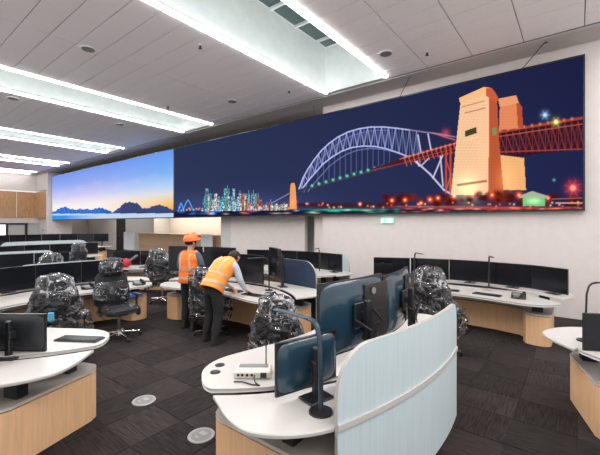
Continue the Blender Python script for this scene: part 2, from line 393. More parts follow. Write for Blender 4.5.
# exit sign
t = empty('exit_sign', (-4.03, 8.98, 1.92)); tag(t, 'small green exit sign with white running figure on the white wall', 'exit sign')
MB().box((0, -0.02, 0.07), (0.36, 0.04, 0.14), bev=0.008).build('housing', 'exitgreen', t)
MB().box((0.09, -0.042, 0.07), (0.12, 0.006, 0.10)).box((-0.13, -0.042, 0.07), (0.05, 0.006, 0.10)).build('pictogram_door', 'exitwhite', t, smooth=0)
MB().cyl((-0.02, -0.04, 0.108), (-0.02, -0.046, 0.108), 0.013).tube([(-0.02, -0.043, 0.09), (-0.03, -0.043, 0.06), (-0.01, -0.043, 0.04), (-0.02, -0.043, 0.02)], 0.007).tube([(-0.05, -0.043, 0.08), (-0.02, -0.043, 0.085), (0.01, -0.043, 0.07)], 0.006).tube([(-0.03, -0.043, 0.06), (-0.05, -0.043, 0.04), (-0.07, -0.043, 0.045)], 0.006).build('running_figure', 'exitwhite', t)

# ceiling fittings
def disc(x, y, l):
    t = empty('ceiling_speaker', (x, y, CEIL-0.0)); tag(t, l, 'ceiling speaker', 'round ceiling speakers')
    MB().cyl((0, 0, 0.0), (0, 0, -0.02), 0.15, 0.14, 24).build('rim', 'white', t); MB().cyl((0, 0, -0.015), (0, 0, -0.026), 0.125, 0.12, 24).build('grille', 'grey', t)
disc(-7.92, 3.08, 'round grey ceiling speaker between the two nearest skylights, at upper left')
disc(-3.19, 7.02, 'round grey ceiling speaker right of the largest skylight')
disc(-12.72, 2.97, 'round grey ceiling speaker at far left just below the second skylight strip')
disc(-7.98, 6.99, 'round grey ceiling speaker near the displays, between the two nearest skylights')
disc(-13.0, 6.11, 'round grey ceiling speaker between the second and third skylights')
def sprinkler(x, y, l, m='dark'):
    t = empty('sprinkler', (x, y, CEIL)); tag(t, l, 'sprinkler', 'small ceiling sprinklers')
    MB().cyl((0, 0, 0), (0, 0, -0.015), 0.045).build('rose', 'white' if m == 'dark' else 'red', t); MB().cyl((0, 0, -0.01), (0, 0, -0.07), 0.018).cyl((0, 0, -0.065), (0, 0, -0.072), 0.035).build('head', m, t)
sprinkler(-5.99, 4.41, 'small dark ceiling sprinkler close left of the largest skylight')
sprinkler(-2.49, 7.51, 'small dark ceiling sprinkler above the bridge arch, right of the largest skylight')
sprinkler(-6.12, 7.36, 'small dark ceiling sprinkler at the display end of the largest skylight')
sprinkler(-9.94, 6.13, 'small red ceiling detector beside the second skylight strip', 'red')
sprinkler(-19.71, 6.0, 'small dark ceiling sprinkler over the far left desks')

# ------------------------------------------------------------------ the two big displays (flat pictures that give off light)
def srgb(c): c = np.asarray(c, float)/255; return np.where(c <= 0.04045, c/12.92, ((c+0.055)/1.055)**2.4)
SY, SZ0, SZ1 = 8.91, 2.2, 5.17
def display_mat():
    m = bpy.data.materials.new('lit_display'); m.use_nodes = True; nt = m.node_tree; N = nt.nodes
    for n in list(N): N.remove(n)
    o = N.new('ShaderNodeOutputMaterial'); a = N.new('ShaderNodeAttribute'); a.attribute_name = 'picture'
    e = N.new('ShaderNodeEmission'); nt.links.new(a.outputs['Color'], e.inputs[0]); nt.links.new(e.outputs[0], o.inputs[0])
    return m
M['display'] = display_mat()
def display(name, xa, xb, nx, nz, paint, label):
    t = empty(name, ((xa+xb)/2, SY, SZ0)); tag(t, label, 'display', 'wall displays')
    cx_ = (xa+xb)/2; W = xb-xa; H = SZ1-SZ0
    xs = np.linspace(xa, xb, nx); zs = np.linspace(SZ0, SZ1, nz); X, Z = np.meshgrid(xs, zs)
    # the flat picture is laid out in the coordinates it was measured in
    SF = SY-0.062; d = -sn*X+cs*SF; PX = CX+FPX*(cs*X+sn*SF)/d; PY = HORIZON+FPX*(EYE-Z)/d
    img = np.clip(paint(PX, PY), 0, 1)
    v = np.stack([X.ravel()-cx_, np.full(X.size, -0.062), Z.ravel()-SZ0], 1)
    idx = np.arange(nx*nz).reshape(nz, nx); f = np.stack([idx[:-1, :-1], idx[:-1, 1:], idx[1:, 1:], idx[1:, :-1]], -1).reshape(-1, 4)
    me = bpy.data.meshes.new('screen'); me.vertices.add(len(v)); me.vertices.foreach_set('co', v.ravel())
    me.loops.add(f.size); me.loops.foreach_set('vertex_index', f.ravel()); me.polygons.add(len(f)); me.polygons.foreach_set('loop_start', np.arange(0, f.size, 4))
    me.update(calc_edges=True); at_ = me.attributes.new('picture', 'FLOAT_COLOR', 'POINT')
    at_.data.foreach_set('color', np.concatenate([img.reshape(-1, 3), np.ones((X.size, 1))], 1).astype('f').ravel())
    me.materials.append(M['display']); o = bpy.data.objects.new('screen', me); COL.objects.link(o); o.parent = t
    MB().box((0, 0, H/2), (W+0.06, 0.1, H+0.08)).build('casing', 'black', t, smooth=0)
    return t
def sunset(px, py):
    top = 174-0.223*(px-53); bot = 217-0.017*(px-53); v = np.clip((py-top)/(bot-top), 0, 1); u = np.clip((px-53)/122, 0, 1)
    def ramp(st, x):
        ks = [s_[0] for s_ in st]; cols = np.array([srgb(s_[1]) for s_ in st]); return np.stack([np.interp(x, ks, cols[:, i]) for i in range(3)], -1)
    A = ramp([(0, (112, 150, 238)), (0.3, (150, 172, 242)), (0.55, (205, 205, 246)), (0.75, (250, 240, 240)), (0.9, (252, 246, 240)), (1, (230, 235, 250))], v)
    B = ramp([(0, (100, 152, 240)), (0.35, (125, 178, 245)), (0.55, (175, 210, 245)), (0.68, (225, 225, 225)), (0.8, (250, 205, 140)), (0.92, (250, 175, 90)), (1, (235, 165, 100))], v)
    k = np.clip((u-0.35)/0.6, 0, 1)[..., None]; C = A*(1-k)+B*k
    # soft cloud streaks
    s_ = np.sin(px*0.25+py*0.22)*np.sin(px*0.07-py*0.31+1.0); m_ = np.exp(-((v-0.5)/0.22)**2)*np.clip(s_, 0, 1)*0.10
    C = C*(1-m_[..., None])+srgb((240, 225, 245))*m_[..., None]
    ridge = 210.5-2.6*np.abs(np.sin((px-53)/9.5))-1.2*np.sin(px/3.1)*(px < 100)-0.35*np.sin(px/1.15+1)-0.3*np.sin(px/0.6)-5.5*np.exp(-((px-127)/7)**2)-5*np.exp(-((px-137)/6)**2)-3.0*np.exp(-((px-160)/11)**2)+1.6*np.exp(-((px-112)/6)**2)
    blue = srgb((40, 112, 205)); dk = srgb((58, 72, 118)); kk = np.clip((px-98)/25, 0, 1)[..., None]; mt = blue*(1-kk)+dk*kk
    n_ = (np.sin(px*2.9+py*4)*np.sin(px*1.7-py*3.3))[..., None]; mt = mt*(1+0.45*n_)+np.clip(n_-0.72, 0, 1)*(px < 100)[..., None]*1.5
    C = np.where((py > ridge)[..., None], mt, C)
    wl = 213.8-0.004*(px-53)
    C = np.where((py > wl)[..., None], srgb((195, 215, 240)), C)
    kb_ = (np.clip((py-wl-1.2)/0.8, 0, 1)*np.clip((100-px)/35, 0, 1))[..., None]; C = C*(1-kb_)+srgb((60, 150, 235))*kb_
    return C
rngp = np.random.default_rng(5)
def night(px, py):
    v = np.clip((py-60)/160, 0, 1)[..., None]; u = np.clip((px-176)/406, 0, 1)[..., None]
    C = srgb((44, 52, 84))*(1-u)+srgb((31, 35, 72))*u; C = C*(0.85+0.35*v)
    C = C*np.ones_like(px)[..., None]
    def blend(mask, col, a=1.0):
        nonlocal C
        k = (np.clip(mask, 0, 1)*a)[..., None]; C = C*(1-k)+srgb(col)*k
    def glow(x, y, r, col, a=1.0, ry=None):
        nonlocal C
        g = np.exp(-((px-x)/r)**2-((py-y)/(ry or r))**2)[..., None]; C = C+srgb(col)*g*a
    def seg(x0, y0, x1, y1, wd, col, a=1.0):
        m0 = wd+1
        sel = (px > min(x0, x1)-m0) & (px < max(x0, x1)+m0) & (py > min(y0, y1)-m0) & (py < max(y0, y1)+m0)
        if not sel.any(): return
        X, Y = px[sel], py[sel]; dx, dy = x1-x0, y1-y0; L2 = dx*dx+dy*dy+1e-9
        t = np.clip(((X-x0)*dx+(Y-y0)*dy)/L2, 0, 1); d = np.hypot(X-x0-t*dx, Y-y0-t*dy)
        k = (np.clip((wd/2+0.35-d)/0.7, 0, 1)*a)[:, None]; C[sel] = C[sel]*(1-k)+srgb(col)*k
    def poly(P, col, tex=0.0):
        inside = np.zeros(px.shape, bool); n = len(P)
        for i in range(n):
            (x0, y0), (x1, y1) = P[i], P[(i+1) % n]
            c = ((y0 > py) != (y1 > py)) & (px < (x1-x0)*(py-y0)/(y1-y0+1e-9)+x0); inside ^= c
        cc = srgb(col)*np.ones_like(px)[..., None]
        if tex: cc = cc*(1+tex*np.sin(py*2.2)[..., None]*0.5+tex*(np.sin(px*1.7+np.floor(py/3)*2.0))[..., None]*0.4)
        C[inside] = cc[inside]; return inside
    # skyline
    glow(240, 207, 70, (60, 75, 120), 0.5, 12)
    hsh = rngp.random(px.shape); cell = np.sin(np.floor(px*1.6)*12.9898+np.floor(py*1.3)*78.233)*43758.5453; cell = cell-np.floor(cell)
    for i in range(58):
        x = 202+i*1.5+rngp.uniform(-0.7, 0.7); core = 1 if 203 < x < 264 else 0.5
        h = rngp.choice([7, 9, 12, 15, 18, 23], p=[.1, .15, .25, .25, .15, .1])*core; wd = rngp.uniform(1.8, 3.8)
        base = 211.5; col = [(120, 215, 225), (190, 215, 235), (235, 230, 200), (110, 160, 200), (215, 130, 95), (120, 190, 180)][rngp.choice([0, 1, 2, 3, 5, 0, 1] if x < 240 else [0, 1, 2, 3, 4, 5, 4]) if x < 262 else rngp.choice([2, 4, 4, 3])]
        sel = (np.abs(px-x) < wd/2) & (py > base-h) & (py < base)
        k_ = rngp.uniform(0.4, 0.95); shade = srgb((38, 50, 80))
        lit = np.clip((cell-0.35)*2.2, 0, 1)[..., None]*k_+0.10
        CC = shade*(1-lit)+srgb(col)*lit*1.2; C[sel] = CC[sel]
        if rngp.random() < 0.3: seg(x, base-h, x, base-h-3, 0.5, (150, 190, 230), 0.7)
        if rngp.random() < 0.6: glow(x, base-h*rngp.uniform(0.3, 1), 0.9, col, 0.7)
    for x in (181, 188): 
        for q in range(-4, 4):
            a0, a1 = q/4, (q+1)/4; r_ = 4.6 if x == 188 else 3
            seg(x+a0*r_, 200+(0 if x == 188 else 3)+abs(a0)**1.3*9, x+a1*r_, 200+(0 if x == 188 else 3)+abs(a1)**1.3*9, 1.0, (90, 160, 250))
    for i in range(60):
        glow(rngp.uniform(178, 300), rngp.uniform(206.5, 211), 0.8, [(255, 190, 110), (160, 230, 240), (255, 120, 70), (120, 170, 255)][i % 4], 0.8)
    # water
    wl = 211.6-0.013*(px-176)
    wat = py > wl; C[wat] = (srgb((22, 28, 58))*np.ones_like(px)[..., None])[wat]
    for i in range(70):
        x = rngp.uniform(180, 580); y = rngp.uniform(-0.2, 3.2)+211.8-0.013*(x-176)
        c = [(60, 140, 255), (90, 200, 160), (255, 120, 70), (60, 190, 150)][(0 if x < 230 else 3 if (300 < x < 400) else 2)] if rngp.random() < 0.8 else (255, 220, 180)
        glow(x, y, rngp.uniform(2, 5), c, 0.45, 0.7)
    for k in range(8): glow(213, 211+k*0.5, 2.2, (60, 130, 255), 0.4, 0.6)
    glow(345, 209.8, 30, (40, 200, 140), 0.6, 1.0); glow(500, 208, 70, (230, 70, 30), 0.75, 1.2); glow(430, 206.5, 40, (250, 130, 60), 0.4, 0.8)
    # left pylon
    poly([(289.5, 209), (290.3, 186), (291.3, 183), (294.5, 183), (295.5, 187), (297, 209)], (240, 160, 100)); glow(293, 203, 3.5, (255, 110, 40), 0.4)
    seg(272, 203, 290, 193, 0.7, (180, 190, 200), 0.6)
    # arch
    up = [(299, 189), (303, 178), (308, 169), (314, 160), (321, 151), (329, 143.5), (338, 137), (348, 132), (359, 128.8), (371, 127), (384, 127), (397, 128.3), (410, 130), (424, 132), (440, 134), (455, 137)]
    lo = [(302, 189), (308, 181), (315, 173), (323, 164), (332, 157), (342, 151), (352, 147.5), (363, 146), (375, 146.5), (387, 149), (399, 153), (411, 158), (421, 166), (430, 174), (437, 182), (444, 190), (455, 196)]
    deck = lambda x: 190.5-(x-299)*0.288+((x-299)/156)**2*3.0
    def at_(P, x):
        return float(np.interp(x, [p[0] for p in P], [p[1] for p in P]))
    for x in np.arange(318, 395, 5.5):
        if at_(lo, x) < deck(x)-1: seg(x, at_(lo, x), x, deck(x), 0.5, (120, 130, 200), 0.65)
    for i in range(34):
        x = 301+i*3.5; x2 = x+3.5
        if x2 > 447: break
        fade = 0.85 if x < 395 else 0.5
        if i % 2: seg(x, at_(up, x), x2, at_(lo, x2), 0.8, (165, 175, 235), fade)
        else: seg(x, at_(lo, x), x2, at_(up, x2), 0.8, (165, 175, 235), fade)
        seg(x, at_(up, x), x, at_(lo, x) if x > 315 else at_(lo, x), 0.5, (140, 150, 220), fade*0.8)
    for p, q in zip(up[:10], up[1:11]): seg(p[0]+5, p[1]+3.2, q[0]+5, q[1]+3.2, 0.7, (130, 138, 200), 0.7)
    for p, q in zip(lo[:11], lo[1:12]): seg(p[0]+6, p[1]+2.6, q[0]+6, q[1]+2.6, 0.7, (130, 138, 205), 0.8)
    for P in (up, lo):
        for p, q in zip(P[:-1], P[1:]):
            c = (195, 200, 250) if p[0] < 400 else ((150, 130, 170) if P is up else (215, 210, 240)); seg(*p, *q, 1.5 if P is lo and p[0] > 405 else 1.2, c, 0.95)
    for x, y0, y1 in ((418, 135, 153), (428, 134, 150), (416, 158, 166), (440, 152, 186)): seg(x, y0, x+3, y1, 1.2, (225, 215, 240), 0.9)
    seg(433, 178, 444, 152, 1.4, (215, 205, 235), 0.9); seg(421, 166, 430, 157, 1.2, (225, 205, 230), 0.8)
    # deck
    for x in np.arange(299, 412, 3): seg(x, deck(x), x+3, deck(x+3), 2.4, (48, 60, 78)); seg(x, deck(x)+1.3, x+3, deck(x+3)+1.3, 0.8, (90, 60, 75), 0.7)
    for x in np.arange(312, 410, 7): glow(x, deck(x)-1, 1.2, (110, 245, 200), 0.9)
    P0 = [(372, 168.5), (400, 159), (425, 152), (460, 143), (460, 151), (425, 159), (400, 164), (372, 170.5)]
    poly(P0, (72, 30, 42))
    seg(400, 159, 460, 142, 1.1, (200, 95, 80)); seg(372, 170, 460, 151, 0.9, (150, 62, 66), 0.9); seg(404, 162, 460, 147, 0.6, (170, 80, 75), 0.8)
    for x in np.arange(404, 458, 4.5):
        y = 159-(x-400)*0.28; seg(x, y, x+3, y+8, 0.7, (240, 110, 90), 0.8); glow(x+1, y-0.5, 1.1, (255, 150, 120), 0.5)
    for x in (446, 450.5): seg(x, 148, x, 193, 1.8, (205, 70, 50), 0.95)
    seg(446, 160, 451, 175, 0.8, (225, 90, 60)); seg(451, 175, 446, 190, 0.8, (225, 90, 60)); seg(433, 133, 455, 140, 1.2, (230, 120, 110), 0.7)
    glow(446, 133, 3.5, (200, 60, 50), 0.7)
    # right-hand truss
    poly([(494, 133), (582, 118), (582, 150), (545, 153), (512, 158), (497, 152)], (56, 22, 40))
    for x in np.arange(500, 581, 6.5):
        yt = 132.5-(x-497)*0.165; yb = 153-(x-500)*0.04
        seg(x, yt+3, x+6.5, yb, 0.9, (140, 62, 58), 0.9); seg(x+6.5, yt+2, x, yb, 0.7, (115, 48, 55), 0.8); seg(x, yt, x, yb, 0.7, (140, 60, 60), 0.8)
    seg(496, 132.5, 582, 118, 2.6, (165, 68, 52)); seg(496, 137, 582, 124, 0.9, (190, 90, 65)); seg(500, 152, 582, 149, 1.2, (165, 65, 55))
    for x in np.arange(500, 580, 8): glow(x, 131-(x-497)*0.165, 1.2, (255, 150, 90), 0.6)
    # far pylon and near pylon
    poly([(499, 130), (500, 104), (508, 99), (516, 98), (522, 107), (523, 128)], (228, 138, 92), 0.06)
    poly([(516, 98), (522, 107), (523, 128), (518, 128)], (185, 80, 50)); poly([(498, 99), (516, 95), (519, 103), (500, 107)], (238, 158, 112))
    poly([(501, 190), (500, 155), (524, 158), (526, 190)], (244, 180, 120), 0.05)
    poly([(486, 195), (489, 90), (497, 100), (499, 140), (504, 196)], (188, 88, 55), 0.06)
    poly([(451, 195), (457, 135), (461, 99), (466, 95), (486, 89), (489, 95), (489, 140), (488, 195)], (248, 198, 155), 0.09)
    poly([(459, 98), (484, 87), (492, 88), (492, 95), (486, 94), (460, 103)], (250, 190, 135)); poly([(486, 88), (492, 88), (498, 97), (497, 103), (486, 96)], (205, 95, 60))
    glow(468, 187, 12, (255, 225, 160), 0.7, 12); glow(484, 150, 5, (255, 120, 60), 0.12, 40); glow(505, 180, 9, (255, 160, 90), 0.35, 14)
    seg(462, 107, 484, 101, 0.8, (190, 90, 60)); seg(465, 113, 485, 108, 1.0, (150, 65, 45), 0.8); poly([(465, 131), (476, 127), (477, 133), (465, 137)], (70, 70, 40)); seg(463, 141, 478, 137, 1.2, (255, 215, 160))
    seg(458, 185, 486, 181, 2.4, (165, 70, 45), 0.8); poly([(492, 128), (496, 127), (497, 134), (493, 136)], (120, 150, 90))
    # trees, shore lights
    for i in range(90):
        x = rngp.uniform(385, 580); y = rngp.uniform(196, 204)-(3 if 455 < x < 520 else 0); r_ = rngp.uniform(2, 4.5)
        blend(np.exp(-((px-x)/r_)**2-((py-y)/(r_*0.8))**2)*1.6, (72, 18, 20) if i % 3 else (110, 38, 24), 0.8)
    for i in range(34): 
        x = rngp.uniform(300, 385); blend(np.exp(-((px-x)/4)**2-((py-205)/1.8)**2)*1.5, (62, 32, 46), 0.7)
    for i in range(45):
        x = rngp.uniform(300, 580); glow(x, rngp.uniform(203.5, 208)-0.006*(x-300), 0.9, [(255, 140, 70), (255, 90, 50), (255, 220, 170)][i % 3], 0.8)
    for x, y, r_ in ((392, 200.5, 2.4), (405, 200, 2.2), (430, 199.5, 2.6), (438, 198, 2.2), (421, 203, 1.8), (360, 204, 1.6), (454, 196.5, 2.8), (492, 195, 3), (519, 195, 3), (548, 198, 2), (473, 194, 3)):
        glow(x, y, r_, (255, 90, 50), 1.0); glow(x, y, 1, (255, 220, 170), 1.0)
    glow(573, 188, 6, (255, 60, 40), 0.7); glow(573, 188, 2.2, (255, 190, 150), 1.6)
    for q in range(8): seg(573, 188, 573+9*math.cos(q*PI/4+.3), 188+9*math.sin(q*PI/4+.3), 0.5, (255, 90, 60), 0.55)
    poly([(519, 196), (532, 191), (548, 196), (548, 198), (519, 198)], (170, 180, 150)); poly([(523, 198), (545, 198), (545, 206), (523, 206)], (120, 190, 130)); glow(534, 201, 7, (190, 250, 170), 0.6, 3); seg(556, 203, 582, 203, 1.2, (240, 190, 160), 0.8); seg(552, 199, 582, 198, 0.8, (200, 110, 90), 0.8)
    for x, y, c in ((545, 115, (170, 210, 255)), (556, 122, (255, 240, 130))):
        glow(x, y, 1.8, c, 1.5); glow(x, y, 4, c, 0.25)
        for q in range(6): seg(x, y, x+5*math.cos(q*PI/3), y+5*math.sin(q*PI/3), 0.4, c, 0.5)
    glow(554, 180, 1.2, (110, 200, 170), 0.8)
    return C
display('video_wall', -28.62, -13.92, 760, 110, sunset, 'huge display at left showing a blue and orange sunset over mountains')
display('video_wall', -13.86, 0.08, 1150, 240, night, 'huge display showing a harbour bridge and city skyline at night')
for i, (x, y, l) in enumerate(((-0.5, 8.5, 'rightmost'), (-3.2, 8.45, 'second from the right'), (-6.3, 8.7, 'third from the right'), (-12.8, 8.7, 'second from the left'), (-20.5, 8.7, 'leftmost'))):
    o = MB().tube([(0, 0, 0), (-0.0 if i > 1 else -0.45, 8.85-y, -0.33)], 0.008).cyl((0, 0, 0.0), (0, 0, -0.03), 0.04).build('suspension_cable', 'dark'); o.location = (x, y, CEIL-0.0)
    tag(o, 'thin cable from ceiling to the top of the displays, %s' % l, 'cable', 'cables holding the displays')

# ------------------------------------------------------------------ workstations
MID = 3.37
def arc(cx, r, a0, a1, n): return [(cx+r*math.cos(a0+(a1-a0)*i/n), r*math.sin(a0+(a1-a0)*i/n)) for i in range(n+1)]
def outline_operator(k):
    half = [(2.70, 0.0), (2.66, 0.42), (2.58, 0.80), (2.545, 1.02), (2.58, 1.20), (2.68, 1.33), (2.84, 1.43), (2.93, 1.44)]; half = smooth_open(half)
    inner = [(x, -y) for x, y in reversed(half[1:])]+half
    a = math.atan2(1.44, 1.06); seam = arc(1.87, 1.786, a, -a, 22)[1:-1]
    return [(x-MID, y*k) for x, y in inner+seam]
def outline_monitor(k):
    half = [(2.97, 1.462), (3.06, 1.50), (3.26, 1.585), (3.46, 1.61), (3.66, 1.50), (3.82, 1.29), (3.90, 1.0), (3.98, 0.55), (4.01, 0.0)]; half = smooth_open(half)
    outer = half+[(x, -y) for x, y in reversed(half[:-1])]
    a = math.atan2(1.462, 1.10); seam = arc(1.87, 1.826, -a, a, 22)[1:-1]
    o = outer+seam
    return [(x-MID, y*k) for x, y in reversed(o)]
def outline_plinth(k, ins=0.0):
    half = [(3.36, 0.0), (3.33, 0.5), (3.24, 0.86), (3.16, 0.93), (2.92, 0.95), (2.80, 1.0), (2.76, 1.1), (2.76, 1.24), (2.80, 1.30), (2.88, 1.33), (3.3, 1.33), (3.60, 1.33), (3.70, 1.28), (3.76, 1.16), (3.84, 0.6), (3.87, 0.0)]
    P = half+[(x, -y) for x, y in reversed(half[1:-1])]
    if ins:
        n = len(P); Q = []
        for i, p in enumerate(P):
            a = Vector(P[i-1]); b = Vector(p); c = Vector(P[(i+1) % n]); d = (b-a).normalized()+(c-b).normalized()
            nn = Vector((d.y, -d.x)).normalized(); Q.append(tuple(b-nn*(-ins)))
        A0 = abs(sum(P[i-1][0]*P[i][1]-P[i][0]*P[i-1][1] for i in range(n))); A1 = abs(sum(Q[i-1][0]*Q[i][1]-Q[i][0]*Q[i-1][1] for i in range(n)))
        if A1 > A0:
            Q = [tuple(2*Vector(p)-Vector(q)) for p, q in zip(P, Q)]
        P = Q
    return [(x-MID, y*k) for x, y in P]
PODS = {}
def smooth_open(P, k=4):
    n = len(P); out = []
    for i in range(n-1):
        p0, p1, p2, p3 = Vector(P[max(i-1, 0)]), Vector(P[i]), Vector(P[i+1]), Vector(P[min(i+2, n-1)])
        if i == 0: p0 = Vector((p2.x, -p2.y)) if abs(p1.y) < 1e-6 else p0
        for q in range(k):
            t = q/k; out.append(tuple(0.5*((2*p1)+(p2-p0)*t+(2*p0-5*p1+4*p2-p3)*t*t+(3*p1-p0-3*p2+p3)*t**3)))
    return out+[tuple(P[-1])]
def add_divider(root, a0, a1, inner, k=1.0, z0=0.10, z1=1.22, outer='divider', rr=4.04, corner=(0.27, 0.18), trim=True):
    n = 36; th = 0.026; rows_ = []; arcl = (a1-a0)*rr
    def top(s_):
        for d, c in ((s_, corner[0]), (arcl-s_, corner[1])):
            if c and d < c: return z1-c+math.sqrt(max(c*c-(c-d)**2, 0))
        return z1
    ss = sorted(set([arcl*i/n for i in range(n+1)]+[corner[0]*q for q in (0.03, 0.1, 0.2, 0.35, 0.55)]+[arcl-corner[1]*q for q in (0.03, 0.1, 0.2, 0.35, 0.55)]))
    v = []; f = []; mi = []
    for s_ in ss:
        a = a0+s_/rr; t = top(s_)
        for r_ in (rr+th/2, rr-th/2):
            for z in (z0, t): v.append((r_*math.cos(a)-MID, r_*math.sin(a)*k, z))
    mb = MB()
    for i in range(len(ss)-1):
        b = i*4; f.append((b, b+4, b+5, b+1)); mi.append(0); f.append((b+2, b+3, b+7, b+6)); mi.append(1)
        f.append((b+1, b+5, b+7, b+3)); mi.append(2); f.append((b, b+2, b+6, b+4)); mi.append(2)
    e = (len(ss)-1)*4; f.append((0, 1, 3, 2)); mi.append(2); f.append((e, e+2, e+3, e+1)); mi.append(2)
    mb.v = v; mb.f = [list(q) for q in f]; mb.m = mi
    d = mb.build('divider', [outer, inner, 'rim'], root, smooth=30)
    if trim:
        t = MB(); rr2 = rr+th/2
        P = [((rr2+0.012)*math.cos(a0+(a1-a0)*i/30)-MID, (rr2+0.012)*math.sin(a0+(a1-a0)*i/30)*k) for i in range(31)]
        Q = [((rr2-0.004)*math.cos(a0+(a1-a0)*i/30)-MID, (rr2-0.004)*math.sin(a0+(a1-a0)*i/30)*k) for i in range(30, -1, -1)]
        t.prism(P+Q, 0.735, 0.768); t.build('trim_band', 'worktop', d, smooth=30)
    return d
def pod(key, O, phi, label, k=1.0, zo=0.765, zm=0.74, dividers=()):
    ph = R(phi); n = Vector((math.cos(ph), math.sin(ph)))
    root = empty('workstation', (O[0]+MID*n.x, O[1]+MID*n.y, 0), ph); tag(root, label, 'workstation', 'curved control room desks')
    MB().prism(outline_plinth(k), 0.012, 0.462).build('plinth', 'timber', root)
    MB().prism(outline_plinth(k, 0.02), 0.462, 0.474).build('shadow_gap', 'black', root)
    MB().prism(outline_plinth(k), 0.474, 0.500, chamfer=0.004).build('plinth_top', 'plinthtop', root)
    MB().prism(outline_operator(k), zo-0.028, zo, chamfer=0.006).build('operator_table', 'worktop', root)
    MB().prism(outline_monitor(k), zm-0.028, zm, chamfer=0.006).build('monitor_table', 'worktop', root)
    for x, y, zt in ((3.47, 1.20, zm), (3.47, -1.20, zm), (2.98, 1.14, zo), (2.98, -1.14, zo)):
        MB().box((x-MID, y*k, (0.5+zt-0.03)/2), (0.10, 0.15, zt-0.03-0.5), bev=0.008).build('lift_column', 'black', root)
    for zt, xx in ((zo, 2.95), (zm, 3.75)):
        MB().box((xx-MID-(0.0), 0, zt-0.05), (0.06, 1.9*k, 0.04)).build('cross_rail', 'dark', root)
    for d in dividers: add_divider(root, R(d[0]), R(d[1]), d[2], k, **(d[3] if len(d) > 3 else {}))
    PODS[key] = dict(O=O, ph=ph, k=k, zo=zo, zm=zm); return root
def pod_pt(key, r, ang):
    p = PODS[key]; a = R(ang); x, y = r*math.cos(a), r*math.sin(a)*p['k']; c, s_ = math.cos(p['ph']), math.sin(p['ph'])
    return p['O'][0]+c*x-s_*y, p['O'][1]+s_*x+c*y, p['ph']+a
pod('C', (-4.92, 3.0), 0, 'white curved desk in the foreground behind the tall pale blue curved divider', dividers=[(-18.5, 7.0, 'navy', dict(z1=1.19, z0=0.13, rr=4.05))])
pod('L', (-5.91, 3.71), -70, 'white curved desk on timber base at the left front edge')
pod('R', (2.15, 1.68), 105, 'white curved desk on timber base cut off by the right edge')
pod('D', (-1.65, 3.85), 90, 'long white curved desk on timber base along the white wall at right', zo=0.68)
pod('M', (-4.95, 1.3), 93, 'white curved desk the two workers in orange vests stand at', k=1.12, zo=0.70, dividers=[(-19, -6.5, 'navy', dict(corner=(0.3, 0.05)))])
pod('B', (-4.05, 2.45), 180, 'white curved desk behind the chair with wrapped headrest at left', zo=0.70, dividers=[(-14, 9, 'divider', dict(z1=1.14, corner=(0.2, 0.3)))])
pod('N', (-5.45, 3.7), 95, 'white curved desk between the navy divider and the white back wall', dividers=[(-20, -8, 'divider', dict(z1=1.15, corner=(0.3, 0.05)))])
pod('U', (-7.7, 2.68), 120, 'white curved desk with the red bundle on it, before the slatted counter', zo=0.70)
pod('S', (-7.3, 2.2), 180, 'white curved desk in the second row at left with a long pale divider', dividers=[(-19, 19, 'divider', dict(z1=1.2, corner=(0.2, 0.2)))])
pod('V', (-10.9, 4.4), 180, 'white curved desk in the third row at left with a navy divider', dividers=[(-19, 19, 'divider', dict(outer='navy', z1=1.3, corner=(0.25, 0.25)))])
pod('W', (-14.6, 2.5), 180, 'white curved desk in the fourth row at left with a pale divider', dividers=[(-19, 19, 'divider', dict(z1=1.35))])
pod('X', (-17.2, 5.6), 150, 'far white curved desk beneath the sunset display, left of the black door')
pod('Y', (-21.0, 6.3), 180, 'farthest white curved desk by the end wall corner')
pod('Z', (-20.0, 2.6), 190, 'farthest white curved desk at the left edge before the bright window')

